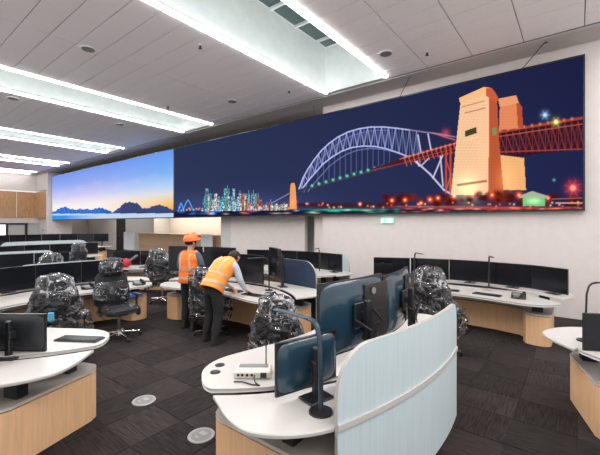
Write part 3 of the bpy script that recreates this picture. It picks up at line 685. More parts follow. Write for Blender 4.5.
# ------------------------------------------------------------------ monitors
def make_monitor(wd, ht, base_h, back, big):
    """screen faces -x; root on the table; base_h = gap under the panel"""
    t = empty('monitor'); th = 0.035; zc = base_h+ht/2
    mb = MB(); n = 10; cur = 0.03 if big else 0.008
    def xo(y): return -cur*(2*y/wd)**2
    P = [(xo(-wd/2+wd*i/n), -wd/2+wd*i/n) for i in range(n+1)]; Q = [(th*0.6+xo(-wd/2+wd*i/n), -wd/2+wd*i/n) for i in range(n, -1, -1)]
    mb.prism(P+Q, base_h, base_h+ht, chamfer=0.003); mb.build('bezel', 'black', t)
    P = [(xo(-wd/2+wd*i/n)-0.0015, (-wd/2+wd*i/n)*0.975) for i in range(n+1)]; Q = [(x+0.003, y) for x, y in reversed(P)]
    MB().prism(P+Q, base_h+0.014, base_h+ht-0.010).build('screen', 'screenoff', t)
    # convex back shell
    b = MB(); secs = [(0.0, 0.0), (0.012, 0.012), (0.025, 0.05), (0.034, 0.12)]
    v = []; nn = 24
    for d, ins in secs:
        for j in range(nn):
            q = 2*PI*j/nn; c, s_ = math.cos(q), math.sin(q); p_ = 6.0
            yy = math.copysign(abs(c)**(2/p_), c)*(wd/2-0.006-ins); zz = math.copysign(abs(s_)**(2/p_), s_)*(ht/2-0.006-ins)
            v.append((th*0.6+xo(yy)+d, yy, zc+zz))
    f = [(i*nn+j, i*nn+(j+1) % nn, (i+1)*nn+(j+1) % nn, (i+1)*nn+j) for i in range(len(secs)-1) for j in range(nn)]+[tuple((len(secs)-1)*nn+j for j in range(nn))]
    b.add(v, f); b.build('back_shell', back, t, smooth=60)
    # post, arm and foot
    px_ = 0.13 if big else 0.10
    MB().box((px_, 0.0, (zc+0.12)/2+0.005), (0.045, 0.07 if big else 0.05, zc+0.12), bev=0.008).build('post', 'black', t)
    MB().box((px_, 0.0, 0.008), (0.15, 0.20, 0.014), bev=0.006).build('foot', 'black', t)
    a = MB().box((px_/2+0.03, 0.0, zc), (px_-0.02, 0.06, 0.06), bev=0.006)
    if big:
        a.box((0.07, 0.0, zc), (0.02, 0.20, 0.20), bev=0.006).tube([(px_+0.03, 0.03, zc+0.05), (px_+0.06, 0.12, zc-0.05), (px_+0.03, 0.02, zc-0.20), (px_+0.03, -0.03, base_h-0.05)], 0.012)
        a.tube([(0.08, -0.10, zc-0.02), (px_+0.04, -0.02, zc-0.10), (px_+0.04, 0.0, 0.1)], 0.009)
    a.build('arm', 'dark', t)
    if big:
        cp = MB().box((0.058, wd*0.27, zc), (0.012, wd*0.40, ht-0.10), bev=0.005)  # dark vent panel, also painting where the blue reflection fades across the back
        for q in range(7): cp.box((0.066, wd*0.27, zc-ht*0.3+q*ht*0.1), (0.006, wd*0.34, 0.010))
        cp.build('vent_fade_panel', 'vent', t)
        MB().cyl((0.074, 0.16, zc+0.17), (0.082, 0.16, zc+0.17), 0.028, n=20).build('badge_disc', 'grey', t)
        MB().tube([(px_+0.03, 0.05, zc-0.1), (px_+0.05, 0.08, base_h-0.02), (px_+0.03, 0.03, 0.05)], 0.006).build('cable', 'black', t)
    return t
MON = {}
def monitor(key, r, ang, wd, ht, top, label, back='back_dark', big=False, yaw=0, table='zm', group=None):
    z = PODS[key][table]; bh = round(top-ht-z, 3); k = (wd, ht, bh, back, big)
    if k not in MON: MON[k] = Proto(make_monitor(*k))
    x, y, a = pod_pt(key, r, ang)
    return MON[k].place((x, y, z+0.0), a+R(yaw), label, 'monitor', group)
BIG = 'large monitors on the foreground desk'
monitor('C', 3.52, -7.4, 0.84, 0.56, 1.46, 'large monitor seen from behind with a glossy blue-black back, nearer of the pair', 'back_blue', True, group=BIG)
monitor('C', 3.52, 6.8, 0.86, 0.56, 1.43, 'large monitor seen from behind, farther one right of the nearer big back', 'back_blue', True, group=BIG)
monitor('L', 3.38, 15.5, 0.52, 0.33, 1.10, 'monitor seen from behind on the left front desk, nearest its rounded end')
def monat(x, y, rz, z, wd, ht, top, label, back='back_dark'):
    k = (wd, ht, round(top-ht-z, 3), back, False)
    if k not in MON: MON[k] = Proto(make_monitor(*k))
    return MON[k].place((x, y, z), rz, label, 'monitor')
monat(-1.47, 1.96, R(-15), 0.74, 0.52, 0.345, 1.13, 'small monitor seen from behind at the near end of the foreground desk', 'back_blue')
monat(-3.93, 0.72, R(-80), 0.74, 0.52, 0.33, 1.09, 'monitor edge at the left border in front of the left front desk monitor')
DG = 'row of monitors on the desk along the white wall'
for i, (a, r, wd, yaw, n_) in enumerate(((24, 3.58, 0.74, 0, 'leftmost'), (12, 3.62, 0.74, 0, 'second from the left'), (0.5, 3.66, 0.72, 0, 'middle'), (-11, 3.62, 0.72, 0, 'second from the right'), (-21.0, 3.56, 0.60, -12, 'rightmost'))):
    monitor('D', r, a, wd, 0.41, 1.19, 'black monitor on the desk along the white wall, %s of five' % n_, yaw=yaw, group=DG)
MG = 'large monitors on the workers\' desk'
for a, wd, top, n_, yaw in ((22.5, 0.80, 1.42, 'leftmost, behind the hard hat', 0), (10.2, 0.80, 1.42, 'second from the left', 0), (-1.2, 0.72, 1.30, 'third from the left', 0), (-11.0, 0.66, 1.46, 'rightmost, beside the navy divider', -22)):
    monitor('M', 3.6, a, wd, 0.54, top, 'tall black monitor on the workers\' desk, '+n_, 'back_dark', True, yaw=yaw, group=MG)
for a, n_ in ((-12.2, 'rightmost'), (-0.2, 'second from the right'), (11.8, 'third from the right'), (23.5, 'leftmost')):
    monitor('B', 3.55, a, 0.75, 0.41, 1.17, 'black monitor behind the wrapped chairs at left, %s of its row' % n_, group='monitors behind the wrapped chairs')
for key, dn, tp in (('N', 'the desk before the white back wall', 1.2), ('S', 'the second row desk at left', 1.17), ('U', 'the desk before the slatted counter', 1.12), ('V', 'the third row desk with the navy divider', 1.2), ('W', 'the fourth row desk at left', 1.2), ('X', 'the far desk beneath the sunset display', 1.40), ('Y', 'the farthest desk by the end wall corner', 1.3), ('Z', 'the farthest desk before the bright window', 1.3)):
    for a, n_ in ((18, 'leftmost'), (6, 'second from the left'), (-6, 'third from the left'), (-18, 'rightmost')):
        monitor(key, 3.55, a, 0.735, 0.41, tp, 'black monitor on %s, %s' % (dn, n_), group='monitors on '+dn)
monat(0.28, 4.20, R(115), 0.74, 0.54, 0.34, 1.10, 'dark grey monitor on the desk at the right edge, beneath the black arched lamp')
o = monitor('D', 3.2, 27.0, 0.36, 0.22, 1.10, 'small laptop-sized grey screen left of the desk along the white wall', 'back_dark', table='zm')

# ------------------------------------------------------------------ lamps, keyboards, phones
def make_lamp(h, reach, m):
    t = empty('desk_lamp')
    MB().cyl((0, 0, 0), (0, 0, 0.012), 0.075, 0.072, 28).build('base', 'black', t)
    MB().tube([(0, 0, 0.01), (0.0, 0, h*0.35), (-0.01, 0, h*0.8), (-0.03, 0, h-0.04), (-0.06, 0, h-0.01), (-0.12, 0, h)], 0.016, flat=0.6).build('pole', m, t)
    MB().box((-0.10-reach/2, 0, h+0.0), (reach, 0.045, 0.014), bev=0.005).build('lamp_head', m, t)
    return t
LAMP = {k: Proto(make_lamp(*v)) for k, v in dict(C=(0.56, 0.34, 'arm'), D=(0.58, 0.30, 'black')).items()}
def lamp(kind, key, r, ang, label, yaw=0, table='zm'):
    x, y, a = pod_pt(key, r, ang); LAMP[kind].place((x, y, PODS[key][table]), a+R(yaw), label, 'desk lamp', 'arched desk lamps')
lamp('C', 'C', 3.86, -18.0, 'blue-grey arched desk lamp in front of the small monitor on the foreground desk', 10)
lamp('D', 'D', 3.45, 16.5, 'black arched desk lamp above the left monitors of the wall desk', 25)
lamp('D', 'D', 3.45, -6.0, 'black arched desk lamp between the right monitors of the wall desk', 25)
lamp('D', 'N', 3.4, -14, 'black arched desk lamp on the desk before the white back wall', 30)
LAMP['D'].place((0.06, 4.52, 0.74), R(218), 'black arched desk lamp at the right edge beside the dark grey monitor', 'desk lamp', 'arched desk lamps')
lamp('D', 'M', 3.32, -13.5, 'slim grey arched lamp in front of the tall rightmost monitor on the workers\' desk', -10)
lamp('C', 'L', 3.60, 4, 'grey arched lamp on the left front desk near the left border', -60)
def make_keyboard():
    t = empty('keyboard'); MB().box((0, 0, 0.009), (0.15, 0.44, 0.016), bev=0.006).build('case', 'black', t)
    k = MB()
    for i in range(5):
        for j in range(15): k.box((-0.052+i*0.026, -0.19+j*0.027, 0.020), (0.021, 0.022, 0.006))
    tag(k.build('keys', 'dark', t, smooth=0), kind='stuff'); return t
KB = Proto(make_keyboard())
def kb(key, r, ang, label, yaw=0, table='zo'):
    x, y, a = pod_pt(key, r, ang); KB.place((x, y, PODS[key][table]), a+R(yaw), label, 'keyboard', 'black keyboards')
kb('M', 2.98, -4, 'black keyboard in front of the bending worker')
kb('M', 2.98, -14, 'black keyboard near the right end of the workers\' desk', 15)
kb('L', 3.08, 22, 'black keyboard on the left front desk beyond its monitor', -10)
kb('D', 2.98, 5, 'black keyboard on the wall desk, left one'); kb('D', 2.98, -8, 'black keyboard on the wall desk, right one')
kb('B', 3.0, 3, 'black keyboard on the desk behind the wrapped chairs'); kb('N', 3.0, -3, 'black keyboard on the desk before the white back wall')
kb('U', 3.0, 4, 'black keyboard on the desk before the slatted counter')
def make_phone():
    t = empty('desk_phone')
    T = Matrix.Rotation(R(-18), 4, 'Y')
    MB().box((0, 0, 0.045), (0.19, 0.21, 0.022), bev=0.008, T=T).box((0.05, 0, 0.02), (0.06, 0.16, 0.04)).build('body', 'black', t)
    MB().box((0.02, 0.03, 0.058), (0.06, 0.11, 0.004), T=T).build('phone_display', 'grey', t, smooth=0)
    k = MB()
    for i in range(4):
        for j in range(3): k.box((-0.07+i*0.02, 0.0+j*0.025, 0.059), (0.013, 0.018, 0.005), T=T)
    tag(k.build('keys', 'grey', t, smooth=0), kind='stuff')
    MB().tube([(-0.08, -0.075, 0.065), (-0.06, -0.075, 0.082), (0.05, -0.075, 0.082), (0.08, -0.075, 0.065)], [0.026, 0.018, 0.018, 0.026], n=12, T=T).build('handset', 'black', t)
    MB().tube([(-0.09, -0.08, 0.04), (-0.12, -0.06, 0.012), (-0.13, 0.0, 0.01), (-0.1, 0.05, 0.012)], 0.005).build('cord', 'black', t)
    return t
PH = Proto(make_phone())
def phone(key, r, ang, label, yaw=0, table='zo'):
    x, y, a = pod_pt(key, r, ang); PH.place((x, y, PODS[key][table]), a+R(yaw), label, 'desk phone', 'black desk phones')
phone('D', 3.10, -16.5, 'black desk phone on the wall desk below its right monitors', 20)
phone('M', 3.05, -20, 'black desk phone at the right end of the workers\' desk', 30)
phone('N', 3.1, -11, 'black desk phone on the desk before the white back wall', 20)
phone('B', 3.0, -22.0, 'black desk phone on the rounded desk end beside the chair with wrapped headrest', 20)
phone('B', 3.1, -6, 'black desk phone between the two wrapped chairs', 20)
phone('L', 3.0, 7, 'black desk phone on the left front desk near the left border', 20)
phone('R', 3.35, 21.5, 'black desk phone at the tip of the desk at the right edge', 20, 'zm')

# things on the foreground desk
def place_on(o, x, y, z, rz): o.location = (x, y, z); o.rotation_euler = (0, 0, rz); return o
t = empty('junction_box', (-1.93, 1.90, 0.765), R(38)); tag(t, 'beige connection box with dark ports on the near end of the foreground desk', 'connection box')
MB().box((0, 0, 0.027), (0.27, 0.17, 0.052), bev=0.008).build('case', 'box', t)
MB().box((0.0, 0.03, 0.055), (0.22, 0.06, 0.008), bev=0.003).build('top_strip', 'grey', t)
for i, x in enumerate((-0.10, -0.07, -0.035, 0.0)): MB().cyl((x, -0.083, 0.032), (x, -0.089, 0.032), 0.010).build('port', 'black', t)
MB().box((0.085, -0.086, 0.03), (0.045, 0.01, 0.035)).build('plug', 'black', t)
MB().tube([(0.09, 0.06, 0.05), (0.09, 0.06, 0.22)], 0.005).build('antenna', 'black', t)
MB().tube([(0.02, -0.09, 0.03), (0.02, -0.12, 0.028), (0.035, -0.16, 0.008), (0.07, -0.20, 0.008), (0.02, -0.19, 0.008), (-0.06, -0.14, 0.008), (-0.12, -0.14, 0.008)], 0.005).build('cable', 'black', t)
for i, (x, y) in enumerate(((-2.27, 1.86), (-2.19, 1.75))):
    t = empty('cable_grommet', (x, y, 0.765)); tag(t, 'black oval cable grommet at the desk tip, '+('farther' if i == 0 else 'nearer')+' one', 'grommet', 'desk grommets')
    MB().cyl((0, 0, 0), (0, 0, 0.004), 0.04, 0.038, 24).build('ring', 'dark', t); MB().cyl((0, 0, 0.003), (0, 0, 0.006), 0.03, n=20).build('cap', 'black', t)
t = empty('red_bundle', (*pod_pt('U', 3.0, 16)[:2], 0.70), 0.3); tag(t, 'crumpled red bundle with a grey stick on the desk before the slatted counter', 'bundle')
mb = MB().ball((0, 0, 0.12), (0.2, 0.14, 0.12)); mb.v = [tuple(Vector(p)*(1+0.25*noise.noise(Vector(p)*12))) for p in mb.v]; mb.v = [(x, y, max(z, 0)) for x, y, z in mb.v]; mb.build('cloth', 'red', t, smooth=180)
MB().tube([(0.05, 0, 0.12), (0.35, 0.1, 0.34)], 0.03).build('stick', 'grey', t)
t = MB().box((0, 0, 0.05), (0.5, 0.25, 0.1), bev=0.02).build('plastic_tray', 'blue'); place_on(t, *pod_pt('B', 2.93, -19.8)[:2], 0.5, R(150)); tag(t, 'blue plastic tray on the plinth beneath the rounded desk end', 'tray')
t = empty('paper_cup', (*pod_pt('M', 2.86, -8)[:2], 0.70)); tag(t, 'small brown cup beside the bending worker\'s hand', 'cup')
MB().cyl((0, 0, 0), (0, 0, 0.09), 0.03, 0.038).build('cup_body', 'timber', t); MB().cyl((0, 0, 0.088), (0, 0, 0.098), 0.04).build('lid', 'white', t)
# floor outlets
for i, (x, y) in enumerate(((-3.67, 1.98), (-2.66, 1.97))):
    t = empty('floor_outlet', (x, y, 0.006)); tag(t, 'round metal floor outlet in the carpet, '+('left one by the left front desk' if i == 0 else 'right one by the foreground desk'), 'floor outlet', 'floor outlets')
    MB().cyl((0, 0, 0), (0, 0, 0.006), 0.12, 0.116, 36).build('ring', 'outlet', t)
    MB().cyl((0, 0, 0.004), (0, 0, 0.008), 0.092, n=36).build('lid', 'grey', t); MB().box((0, 0.02, 0.009), (0.08, 0.05, 0.004)).box((0, -0.05, 0.009), (0.05, 0.02, 0.004)).build('flap', 'outlet', t, smooth=0)

# ------------------------------------------------------------------ wrapped chairs
def wrinkle(mb, amp, seed, sc=5.0):
    """push the film in and out in sharp ridges"""
    out = []
    for p in mb.v:
        q = Vector(p); d = Vector((q.x, q.y+0.12, 0)); d = d.normalized() if d.length > 1e-4 else Vector((0, 0, 1))
        o_ = Vector((seed, seed*0.7, 0))
        r1 = noise.noise(q*sc*0.7+o_); r2 = 1-abs(noise.noise(q*sc*1.3+o_*2))*2.2; r3 = 1-abs(noise.noise(q*sc*2.9-o_))*2.2
        out.append(tuple(q+d*amp*(1.1*r1+0.75*r2+0.35*r3-0.9)+Vector((0, 0, amp*0.6*noise.noise(q*sc*1.5+o_)))))
    mb.v = out; return mb
def make_chair(seed, bag, headrest=True):
    """faces +y"""
    t = empty('office_chair')
    b = MB().cyl((0, 0, 0.06), (0, 0, 0.14), 0.05, 0.035)
    for i in range(5):
        a = 2*PI*i/5+0.3; b.tube([(0, 0, 0.10), (0.30*math.cos(a), 0.30*math.sin(a), 0.075)], [0.028, 0.018], flat=0.7)
    b.build('star_base', 'chrome', t)
    for i in range(5):
        a = 2*PI*i/5+0.3; c = Vector((0.31*math.cos(a), 0.31*math.sin(a), 0.032)); s_ = Vector((-math.sin(a), math.cos(a), 0))
        MB().cyl(c-s_*0.024, c+s_*0.024, 0.026).build('caster', 'black', t)
    MB().cyl((0, 0, 0.13), (0, 0, 0.40), 0.026).build('gas_lift', 'chrome', t)
    MB().loft([((0, 0.02, 0.40), 0.20, 0.19, 0), ((0, 0.02, 0.42), 0.25, 0.24, 0), ((0, 0.02, 0.46), 0.26, 0.25, 0), ((0, 0.02, 0.49), 0.25, 0.24, 0), ((0, 0.02, 0.505), 0.18, 0.17, 0)], p=4, n=28).build('seat', 'fabric', t)
    MB().loft([((0, -0.23, 0.48), 0.20, 0.04, 0), ((0, -0.25, 0.54), 0.26, 0.055, 0), ((0, -0.24, 0.75), 0.275, 0.055, 0), ((0, -0.27, 0.98), 0.245, 0.05, 0), ((0, -0.28, 1.04), 0.19, 0.035, 0)], p=4, n=28).tube([(0, -0.05, 0.40), (0, -0.26, 0.44), (0, -0.30, 0.62)], 0.025).build('backrest', 'fabric', t)
    if headrest: MB().loft([((0, -0.27, 1.06), 0.11, 0.03, 0), ((0, -0.26, 1.10), 0.155, 0.05, 0), ((0, -0.26, 1.19), 0.155, 0.05, 0), ((0, -0.27, 1.22), 0.11, 0.03, 0)], p=4).box((0, -0.28, 1.04), (0.05, 0.02, 0.1)).build('headrest', 'fabric', t)
    for s_ in (-1, 1):
        MB().tube([(s_*0.22, 0.0, 0.43), (s_*0.29, 0.0, 0.47), (s_*0.29, 0.0, 0.66)], 0.018).box((s_*0.29, 0.02, 0.675), (0.08, 0.26, 0.03), bev=0.01).build('armrest', 'black', t)
    n = 64
    if bag == 'full':
        secs = [((0, -0.02, 0.30), 0.34, 0.31, 0), ((0, -0.02, 0.42), 0.39, 0.35, 0), ((0, -0.03, 0.52), 0.395, 0.35, 0), ((0, -0.06, 0.62), 0.385, 0.31, 0), ((0, -0.10, 0.70), 0.375, 0.27, 0), ((0, -0.15, 0.78), 0.355, 0.22, 0), ((0, -0.20, 0.87), 0.33, 0.18, 0), ((0, -0.24, 0.96), 0.30, 0.16, 0), ((0, -0.26, 1.04), 0.26, 0.15, 0), ((0, -0.26, 1.12), 0.23, 0.15, 0), ((0, -0.26, 1.20), 0.22, 0.15, 0), ((0, -0.26, 1.26), 0.17, 0.11, 0), ((0, -0.26, 1.29), 0.06, 0.05, 0)]
        c = MB(); s2 = []
        for i in range(len(secs)-1):
            for q in range(5):
                t_ = q/5; A, B = secs[i], secs[i+1]
                s2.append((tuple(A[0][j]*(1-t_)+B[0][j]*t_ for j in range(3)), A[1]*(1-t_)+B[1]*t_, A[2]*(1-t_)+B[2]*t_, 0))
        s2.append(secs[-1]); c.loft(s2, n=n, p=2.6, cap=False); wrinkle(c, 0.045, seed, 6.0); c.build('plastic_cover', 'plastic', t, smooth=14)
    else:
        def refine(secs):
            s2 = []
            for i in range(len(secs)-1):
                for q in range(3):
                    t_ = q/3; A, B = secs[i], secs[i+1]
                    s2.append((tuple(A[0][j]*(1-t_)+B[0][j]*t_ for j in range(3)), A[1]*(1-t_)+B[1]*t_, A[2]*(1-t_)+B[2]*t_, 0))
            return s2+[secs[-1]]
        c = MB().loft(refine([((0, -0.26, 0.58), 0.28, 0.10, 0), ((0, -0.25, 0.68), 0.29, 0.11, 0), ((0, -0.25, 0.84), 0.27, 0.09, 0), ((0, -0.26, 0.90), 0.25, 0.08, 0)]), n=n, p=2.8, cap=False); wrinkle(c, 0.03, seed); c.build('back_cover', 'plastic', t, smooth=14)
        c = MB().loft(refine([((0, -0.26, 1.00), 0.17, 0.07, 0), ((0, -0.26, 1.06), 0.19, 0.10, 0), ((0, -0.26, 1.20), 0.19, 0.10, 0), ((0, -0.26, 1.26), 0.15, 0.07, 0), ((0, -0.26, 1.28), 0.05, 0.03, 0)]), n=n, p=2.6, cap=False); wrinkle(c, 0.03, seed+3); c.build('headrest_cover', 'plastic', t, smooth=14)
        c = MB().loft(refine([((0, 0.02, 0.36), 0.26, 0.25, 0), ((0, 0.02, 0.42), 0.30, 0.29, 0), ((0, 0.02, 0.50), 0.29, 0.28, 0), ((0, 0.02, 0.535), 0.22, 0.21, 0), ((0, 0.02, 0.54), 0.04, 0.04, 0)]), n=n, p=3, cap=False); wrinkle(c, 0.02, seed+5); c.build('seat_cover', 'plastic', t, smooth=14)
    return t
CH = [Proto(make_chair(1.7, 'full')), Proto(make_chair(8.3, 'full')), Proto(make_chair(4.1, 'parts'))]
CG = 'plastic-wrapped office chairs'
def chair(kind, x, y, face, label, sc=1.0):
    o = CH[kind].place((x, y, 0.006), R(face)-PI/2, label, 'chair', CG); o.scale = (sc, sc, sc); return o
chair(1, -2.62, 2.99, 122, 'office chair wrapped in clear plastic before the foreground desk', 0.90)
chair(0, -1.62, 5.42, 75, 'plastic-wrapped office chair between the pale blue divider and the wall desk', 1.0)
cl_ = chair(1, -5.50, 1.80, 148, 'plastic-wrapped office chair at the left front desk with a light blue tag', 0.98)
tg = MB().box((0.0, -0.43, 0.76), (0.07, 0.03, 0.11), bev=0.01).build('tag', 'cyanplug', cl_); tg['label'] = 'light blue tag'
chair(2, -5.99, 2.80, 0, 'black office chair with wrapped headrest and seat beside the rounded desk end', 1.03)
chair(0, -4.97, 3.90, 95, 'plastic-wrapped office chair squeezed between the two workers', 0.92)
chair(1, -7.95, 4.75, 130, 'plastic-wrapped office chair left of the worker in the hard hat, before the slatted counter', 1.03)
chair(0, -8.95, 2.65, 185, 'plastic-wrapped office chair behind the row of monitors at left', 1.0)
chair(1, -13.0, 4.6, 200, 'plastic-wrapped office chair beside the navy divider in the far left rows', 1.0)

# ------------------------------------------------------------------ people
def skinmesh(name, verts, edges, m, parent, sub=2, root=0, smooth=True):
    bm = bmesh.new(); ly = bm.verts.layers.skin.verify(); vs = []
    for (p, r_) in verts:
        v = bm.verts.new(p); rr = r_ if isinstance(r_, tuple) else (r_, r_); v[ly].radius = rr; vs.append(v)
    vs[root][ly].use_root = True
    for a, b in edges: bm.edges.new((vs[a], vs[b]))
    me = bpy.data.meshes.new(name); bm.to_mesh(me); bm.free(); me.materials.append(M[m])
    o = bpy.data.objects.new(name, me); COL.objects.link(o); o.parent = parent
    s_ = o.modifiers.new('skin', 'SKIN'); s_.use_smooth_shade = True; s_.branch_smoothing = 0.4
    q = o.modifiers.new('sub', 'SUBSURF'); q.levels = sub; q.render_levels = sub
    return o
def person(J, loc, heading, label, vest, shirt, hat):
    t = empty('person', loc, heading); tag(t, label, 'person', 'workers in orange vests')
    V = []; E = []
    def v(p, r_): V.append((tuple(p), r_)); return len(V)-1
    def chain(a, pts):
        for p, r_ in pts:
            b = v(p, r_); E.append((a, b)); a = b
        return a
    pel = v(J['pelvis'], 0.13); wa = chain(pel, [(J['waist'], 0.12)]); ch_ = chain(wa, [(J['chest'], 0.14)])
    nk = chain(ch_, [(J['neckbase'], 0.075), (J['neck'], 0.052)]); hd_ = chain(nk, [(J['jaw'], 0.070), (J['head'], 0.092), (J['crown'], 0.075)])
    for s_ in ('l', 'r'):
        chain(pel, [(J['hip'+s_], 0.095), (J['knee'+s_], 0.062), (J['ankle'+s_], 0.042)])
        an = Vector(J['ankle'+s_]); chain(len(V)-1, [(an+Vector((0, 0.07, -0.04)), 0.04), (an+Vector((0, 0.15, -0.055)), 0.032)])
        e = chain(ch_, [(J['sh'+s_], 0.06), (J['el'+s_], 0.042), (J['wr'+s_], 0.028)])
        wr = Vector(J['wr'+s_]); d = (Vector(J['hand'+s_])-wr).normalized(); side = Vector(J.get('pn'+s_, (1, 0, 0))); side = (side-d*side.dot(d)).normalized()
        dn = d.cross(side); dn = dn if dn.z < 0 else -dn
        palm = chain(e, [(wr+d*0.045, (0.034, 0.020))])
        sg = -1 if s_ == 'r' else 1
        for k, (off, ln) in enumerate(((-0.030, 0.075), (-0.010, 0.088), (0.011, 0.082), (0.030, 0.064))):
            b0 = wr+d*0.085+side*off*sg
            chain(palm, [(b0, 0.011), (b0+d*ln*0.45+dn*0.006, 0.009), (b0+d*ln*0.85+dn*0.024, 0.0075)])
        th = wr+d*0.04-side*0.042*sg
        chain(palm, [(th, 0.013), (th+d*0.035-side*0.016*sg+dn*0.008, 0.0105), (th+d*0.06-side*0.012*sg+dn*0.018, 0.009)])
    skinmesh('body', V, E, 'skin', t, 2, pel)
    # trousers
    V = []; E = []
    pel = v(J['pelvis'], (0.165, 0.125)); chain(pel, [(Vector(J['pelvis'])*0.45+Vector(J['waist'])*0.55, (0.15, 0.115))])
    for s_ in ('l', 'r'):
        an = Vector(J['ankle'+s_]); kn = Vector(J['knee'+s_]); hp = Vector(J['hip'+s_])
        chain(pel, [(hp+Vector((0, 0, -0.06)), 0.115), ((hp+kn)/2, 0.097), (kn, 0.08), ((kn+an)/2, 0.076), (an+Vector((0, 0, 0.02)), 0.066)])
    skinmesh('trousers', V, E, 'trouser', t, 2, pel)
    # shirt
    V = []; E = []
    wa = v(J['waist'], (0.15, 0.11)); ch_ = chain(wa, [(J['chest'], (0.165, 0.12))]); chain(ch_, [(J['neckbase'], 0.082)])
    for s_ in ('l', 'r'):
        sh = Vector(J['sh'+s_]); el = Vector(J['el'+s_]); wr = Vector(J['wr'+s_])
        chain(ch_, [(sh, 0.078), ((sh+el)/2, 0.064), (el, 0.056), ((el+wr)/2, 0.048), (wr-(wr-el).normalized()*0.02, 0.039)])
    skinmesh('shirt', V, E, shirt, t, 2, wa)
    # vest: a shell over the torso with a hem, armholes at the shoulders and two reflective bands
    A = Vector(J['hem']); P = [A, Vector(J['waist']), Vector(J['chest']), Vector(J['collar'])]
    ax = [(P[min(i+1, 3)]-P[max(i-1, 0)]).normalized() for i in range(4)]
    rad = [(0.200, 0.165), (0.185, 0.148), (0.205, 0.155), (0.120, 0.095)]
    def ring(tt, grow=0.0):
        i = min(int(tt), 2); f_ = tt-i; c = P[i].lerp(P[i+1], f_); d = ax[i].lerp(ax[i+1], f_).normalized()
        sx = Vector((1, 0, 0)); fy = d.cross(sx).normalized()
        a = rad[i][0]*(1-f_)+rad[i+1][0]*f_; b = rad[i][1]*(1-f_)+rad[i+1][1]*f_
        if tt > 2: a = rad[2][0]+(rad[3][0]-rad[2][0])*max(0, f_)**2.2; b = rad[2][1]+(rad[3][1]-rad[2][1])*f_**1.5
        out = []
        for j in range(28):
            q = 2*PI*j/28; c_, s__ = math.cos(q), math.sin(q); pp = 2.6
            x = math.copysign(abs(c_)**(2/pp), c_)*(a+grow); y = math.copysign(abs(s__)**(2/pp), s__)*(b+grow)
            pt = c+sx*x+fy*y; pt += (sx*c_+fy*s__)*0.012*noise.noise(pt*9)
            out.append(tuple(pt))
        return out
    def shell(ts, grow=0.0):
        mb = MB(); v_ = []
        for tt in ts: v_ += ring(tt, grow)
        f_ = [(i*28+j, i*28+(j+1) % 28, (i+1)*28+(j+1) % 28, (i+1)*28+j) for i in range(len(ts)-1) for j in range(28)]
        mb.add(v_, f_); return mb
    ve = shell([3*i/24 for i in range(25)]).build('vest', vest, t, smooth=80); so = ve.modifiers.new('thickness', 'SOLIDIFY'); so.thickness = 0.008
    for a, b in ((0.34, 0.52), (1.02, 1.16)):
        shell([a+(b-a)*i/3 for i in range(4)], 0.006).build('reflective_band', 'reflect', ve, smooth=80)
    for s_ in (-1, 1):
        pts = []
        for i in range(9):
            tt = 1.2+1.55*i/8; i0 = min(int(tt), 2); f_ = tt-i0; c = P[i0].lerp(P[i0+1], f_); d = ax[i0].lerp(ax[i0+1], f_).normalized(); fy = d.cross(Vector((1, 0, 0))).normalized()
            bb = rad[i0][1]*(1-f_)+rad[i0+1][1]*f_; back = fy if fy.y < 0 or (abs(fy.y) < 0.2 and fy.z > 0) else -fy
            pts.append(c+Vector((s_*0.10*(1-0.12*i/8), 0, 0))+back*(bb*0.95+0.004))
        MB().tube(pts, 0.019, flat=0.35, n=8).build('reflective_strap', 'reflect', ve)
    for s_ in ('l', 'r'):
        an = Vector(J['ankle'+s_])
        MB().loft([((an.x, an.y+0.055, 0.0), 0.048, 0.135, 0), ((an.x, an.y+0.055, 0.03), 0.052, 0.14, 0), ((an.x, an.y+0.045, 0.06), 0.046, 0.12, 0), ((an.x, an.y+0.005, 0.10), 0.045, 0.07, 0), ((an.x, an.y, 0.17), 0.046, 0.055, 0)], p=2.6).build('boot', 'boot', t)
    # head details: in the head's own frame
    hc = Vector(J['head']); up = (Vector(J['crown'])-Vector(J['jaw'])).normalized(); fw = Vector(J['look']); fw = (fw-up*fw.dot(up)).normalized(); rt = fw.cross(up)
    T = Matrix.Translation(hc) @ Matrix((rt, fw, up)).transposed().to_4x4()
    MB().ball((0, -0.014, 0.022), (0.098, 0.110, 0.100), T=T, n=20, m=12, lo=-0.55).build('hair', 'hair', t, smooth=80)
    MB().ball((0, 0.105, -0.02), (0.014, 0.022, 0.024), T=T).build('nose', 'skin', t)
    for s_ in (-1, 1):
        MB().ball((s_*0.032, 0.083, 0.005), (0.012, 0.010, 0.009), T=T).build('eye', 'eye', t); MB().ball((s_*0.095, -0.005, -0.01), (0.010, 0.020, 0.032), T=T).build('ear', 'skin', t)
    MB().ball((0, 0.090, -0.058), (0.024, 0.008, 0.006), T=T).build('mouth', 'red', t)
    if hat:
        h = MB().ball((0, 0.0, 0.045), (0.122, 0.146, 0.122), T=T, n=28, m=14, lo=0.0); h.loft([((0, 0.0, 0.040), 0.122, 0.146, 0), ((0, 0.025, 0.036), 0.128, 0.168, 0), ((0, 0.025, 0.044), 0.128, 0.168, 0), ((0, 0, 0.056), 0.122, 0.146, 0)], n=28, T=T)
        h.box((0, 0, 0.16), (0.03, 0.18, 0.012), bev=0.004, T=T); h.build('hard_hat', 'hat', t, smooth=50)
        MB().tube([(-0.105, 0, 0.03), (-0.07, 0.05, -0.10), (0, 0.06, -0.115), (0.07, 0.05, -0.10), (0.105, 0, 0.03)], 0.005, T=T).build('chin_strap', 'dark', t)
    return t
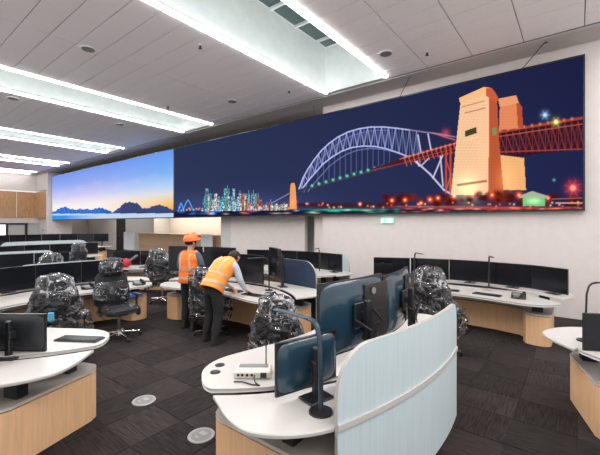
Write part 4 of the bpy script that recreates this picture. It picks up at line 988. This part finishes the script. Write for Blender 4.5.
J1 = dict(pelvis=(0, 0, 0.93), waist=(0, 0.0, 1.05), chest=(0, 0.01, 1.24), neckbase=(0, 0.0, 1.38), neck=(0, 0.02, 1.44), jaw=(0, 0.05, 1.50), head=(0, 0.045, 1.565), crown=(0, 0.03, 1.61),
          hipl=(-0.09, 0, 0.88), hipr=(0.09, 0, 0.88), kneel=(-0.10, 0.03, 0.48), kneer=(0.11, 0.0, 0.48), anklel=(-0.11, 0.0, 0.09), ankler=(0.13, -0.07, 0.09),
          shl=(-0.185, 0.0, 1.35), shr=(0.185, 0.0, 1.35), ell=(-0.25, 0.03, 1.08), elr=(0.26, 0.02, 1.08), wrl=(-0.13, 0.24, 1.03), wrr=(0.15, 0.25, 1.00),
          handl=(-0.02, 0.33, 1.02), handr=(0.06, 0.34, 0.99), pnl=(0, 0.3, 1), pnr=(0, 0.3, 1), hem=(0, 0, 0.84), collar=(0, 0.0, 1.415), look=(0.45, 1, -0.35))
person(J1, (-5.55, 3.86, 0.006), R(18), 'standing worker in orange hard hat, orange vest and slate sleeves, seen from behind', 'vest1', 'shirtgrey', True)
J2 = dict(pelvis=(0, -0.02, 0.90), waist=(0, 0.07, 1.02), chest=(0, 0.23, 1.17), neckbase=(0, 0.36, 1.255), neck=(0, 0.41, 1.28), jaw=(0, 0.50, 1.26), head=(0, 0.50, 1.32), crown=(0, 0.49, 1.37),
          hipl=(-0.09, -0.02, 0.86), hipr=(0.09, -0.02, 0.86), kneel=(-0.11, 0.03, 0.47), kneer=(0.11, 0.0, 0.47), anklel=(-0.13, -0.04, 0.09), ankler=(0.13, -0.10, 0.09),
          shl=(-0.185, 0.30, 1.22), shr=(0.185, 0.30, 1.22), ell=(-0.24, 0.36, 0.97), elr=(0.27, 0.33, 0.96), wrl=(-0.12, 0.50, 0.80), wrr=(0.27, 0.47, 0.775),
          handl=(-0.06, 0.60, 0.745), handr=(0.27, 0.58, 0.735), pnl=(1, 0, 0), pnr=(1, 0, 0), hem=(0, -0.055, 0.84), collar=(0, 0.385, 1.275), look=(0.05, 1, -0.75))
person(J2, (-4.62, 3.66, 0.006), R(6), 'bare-headed worker with dark hair bending over the desk in light orange vest', 'vest2', 'shirtpale', False)
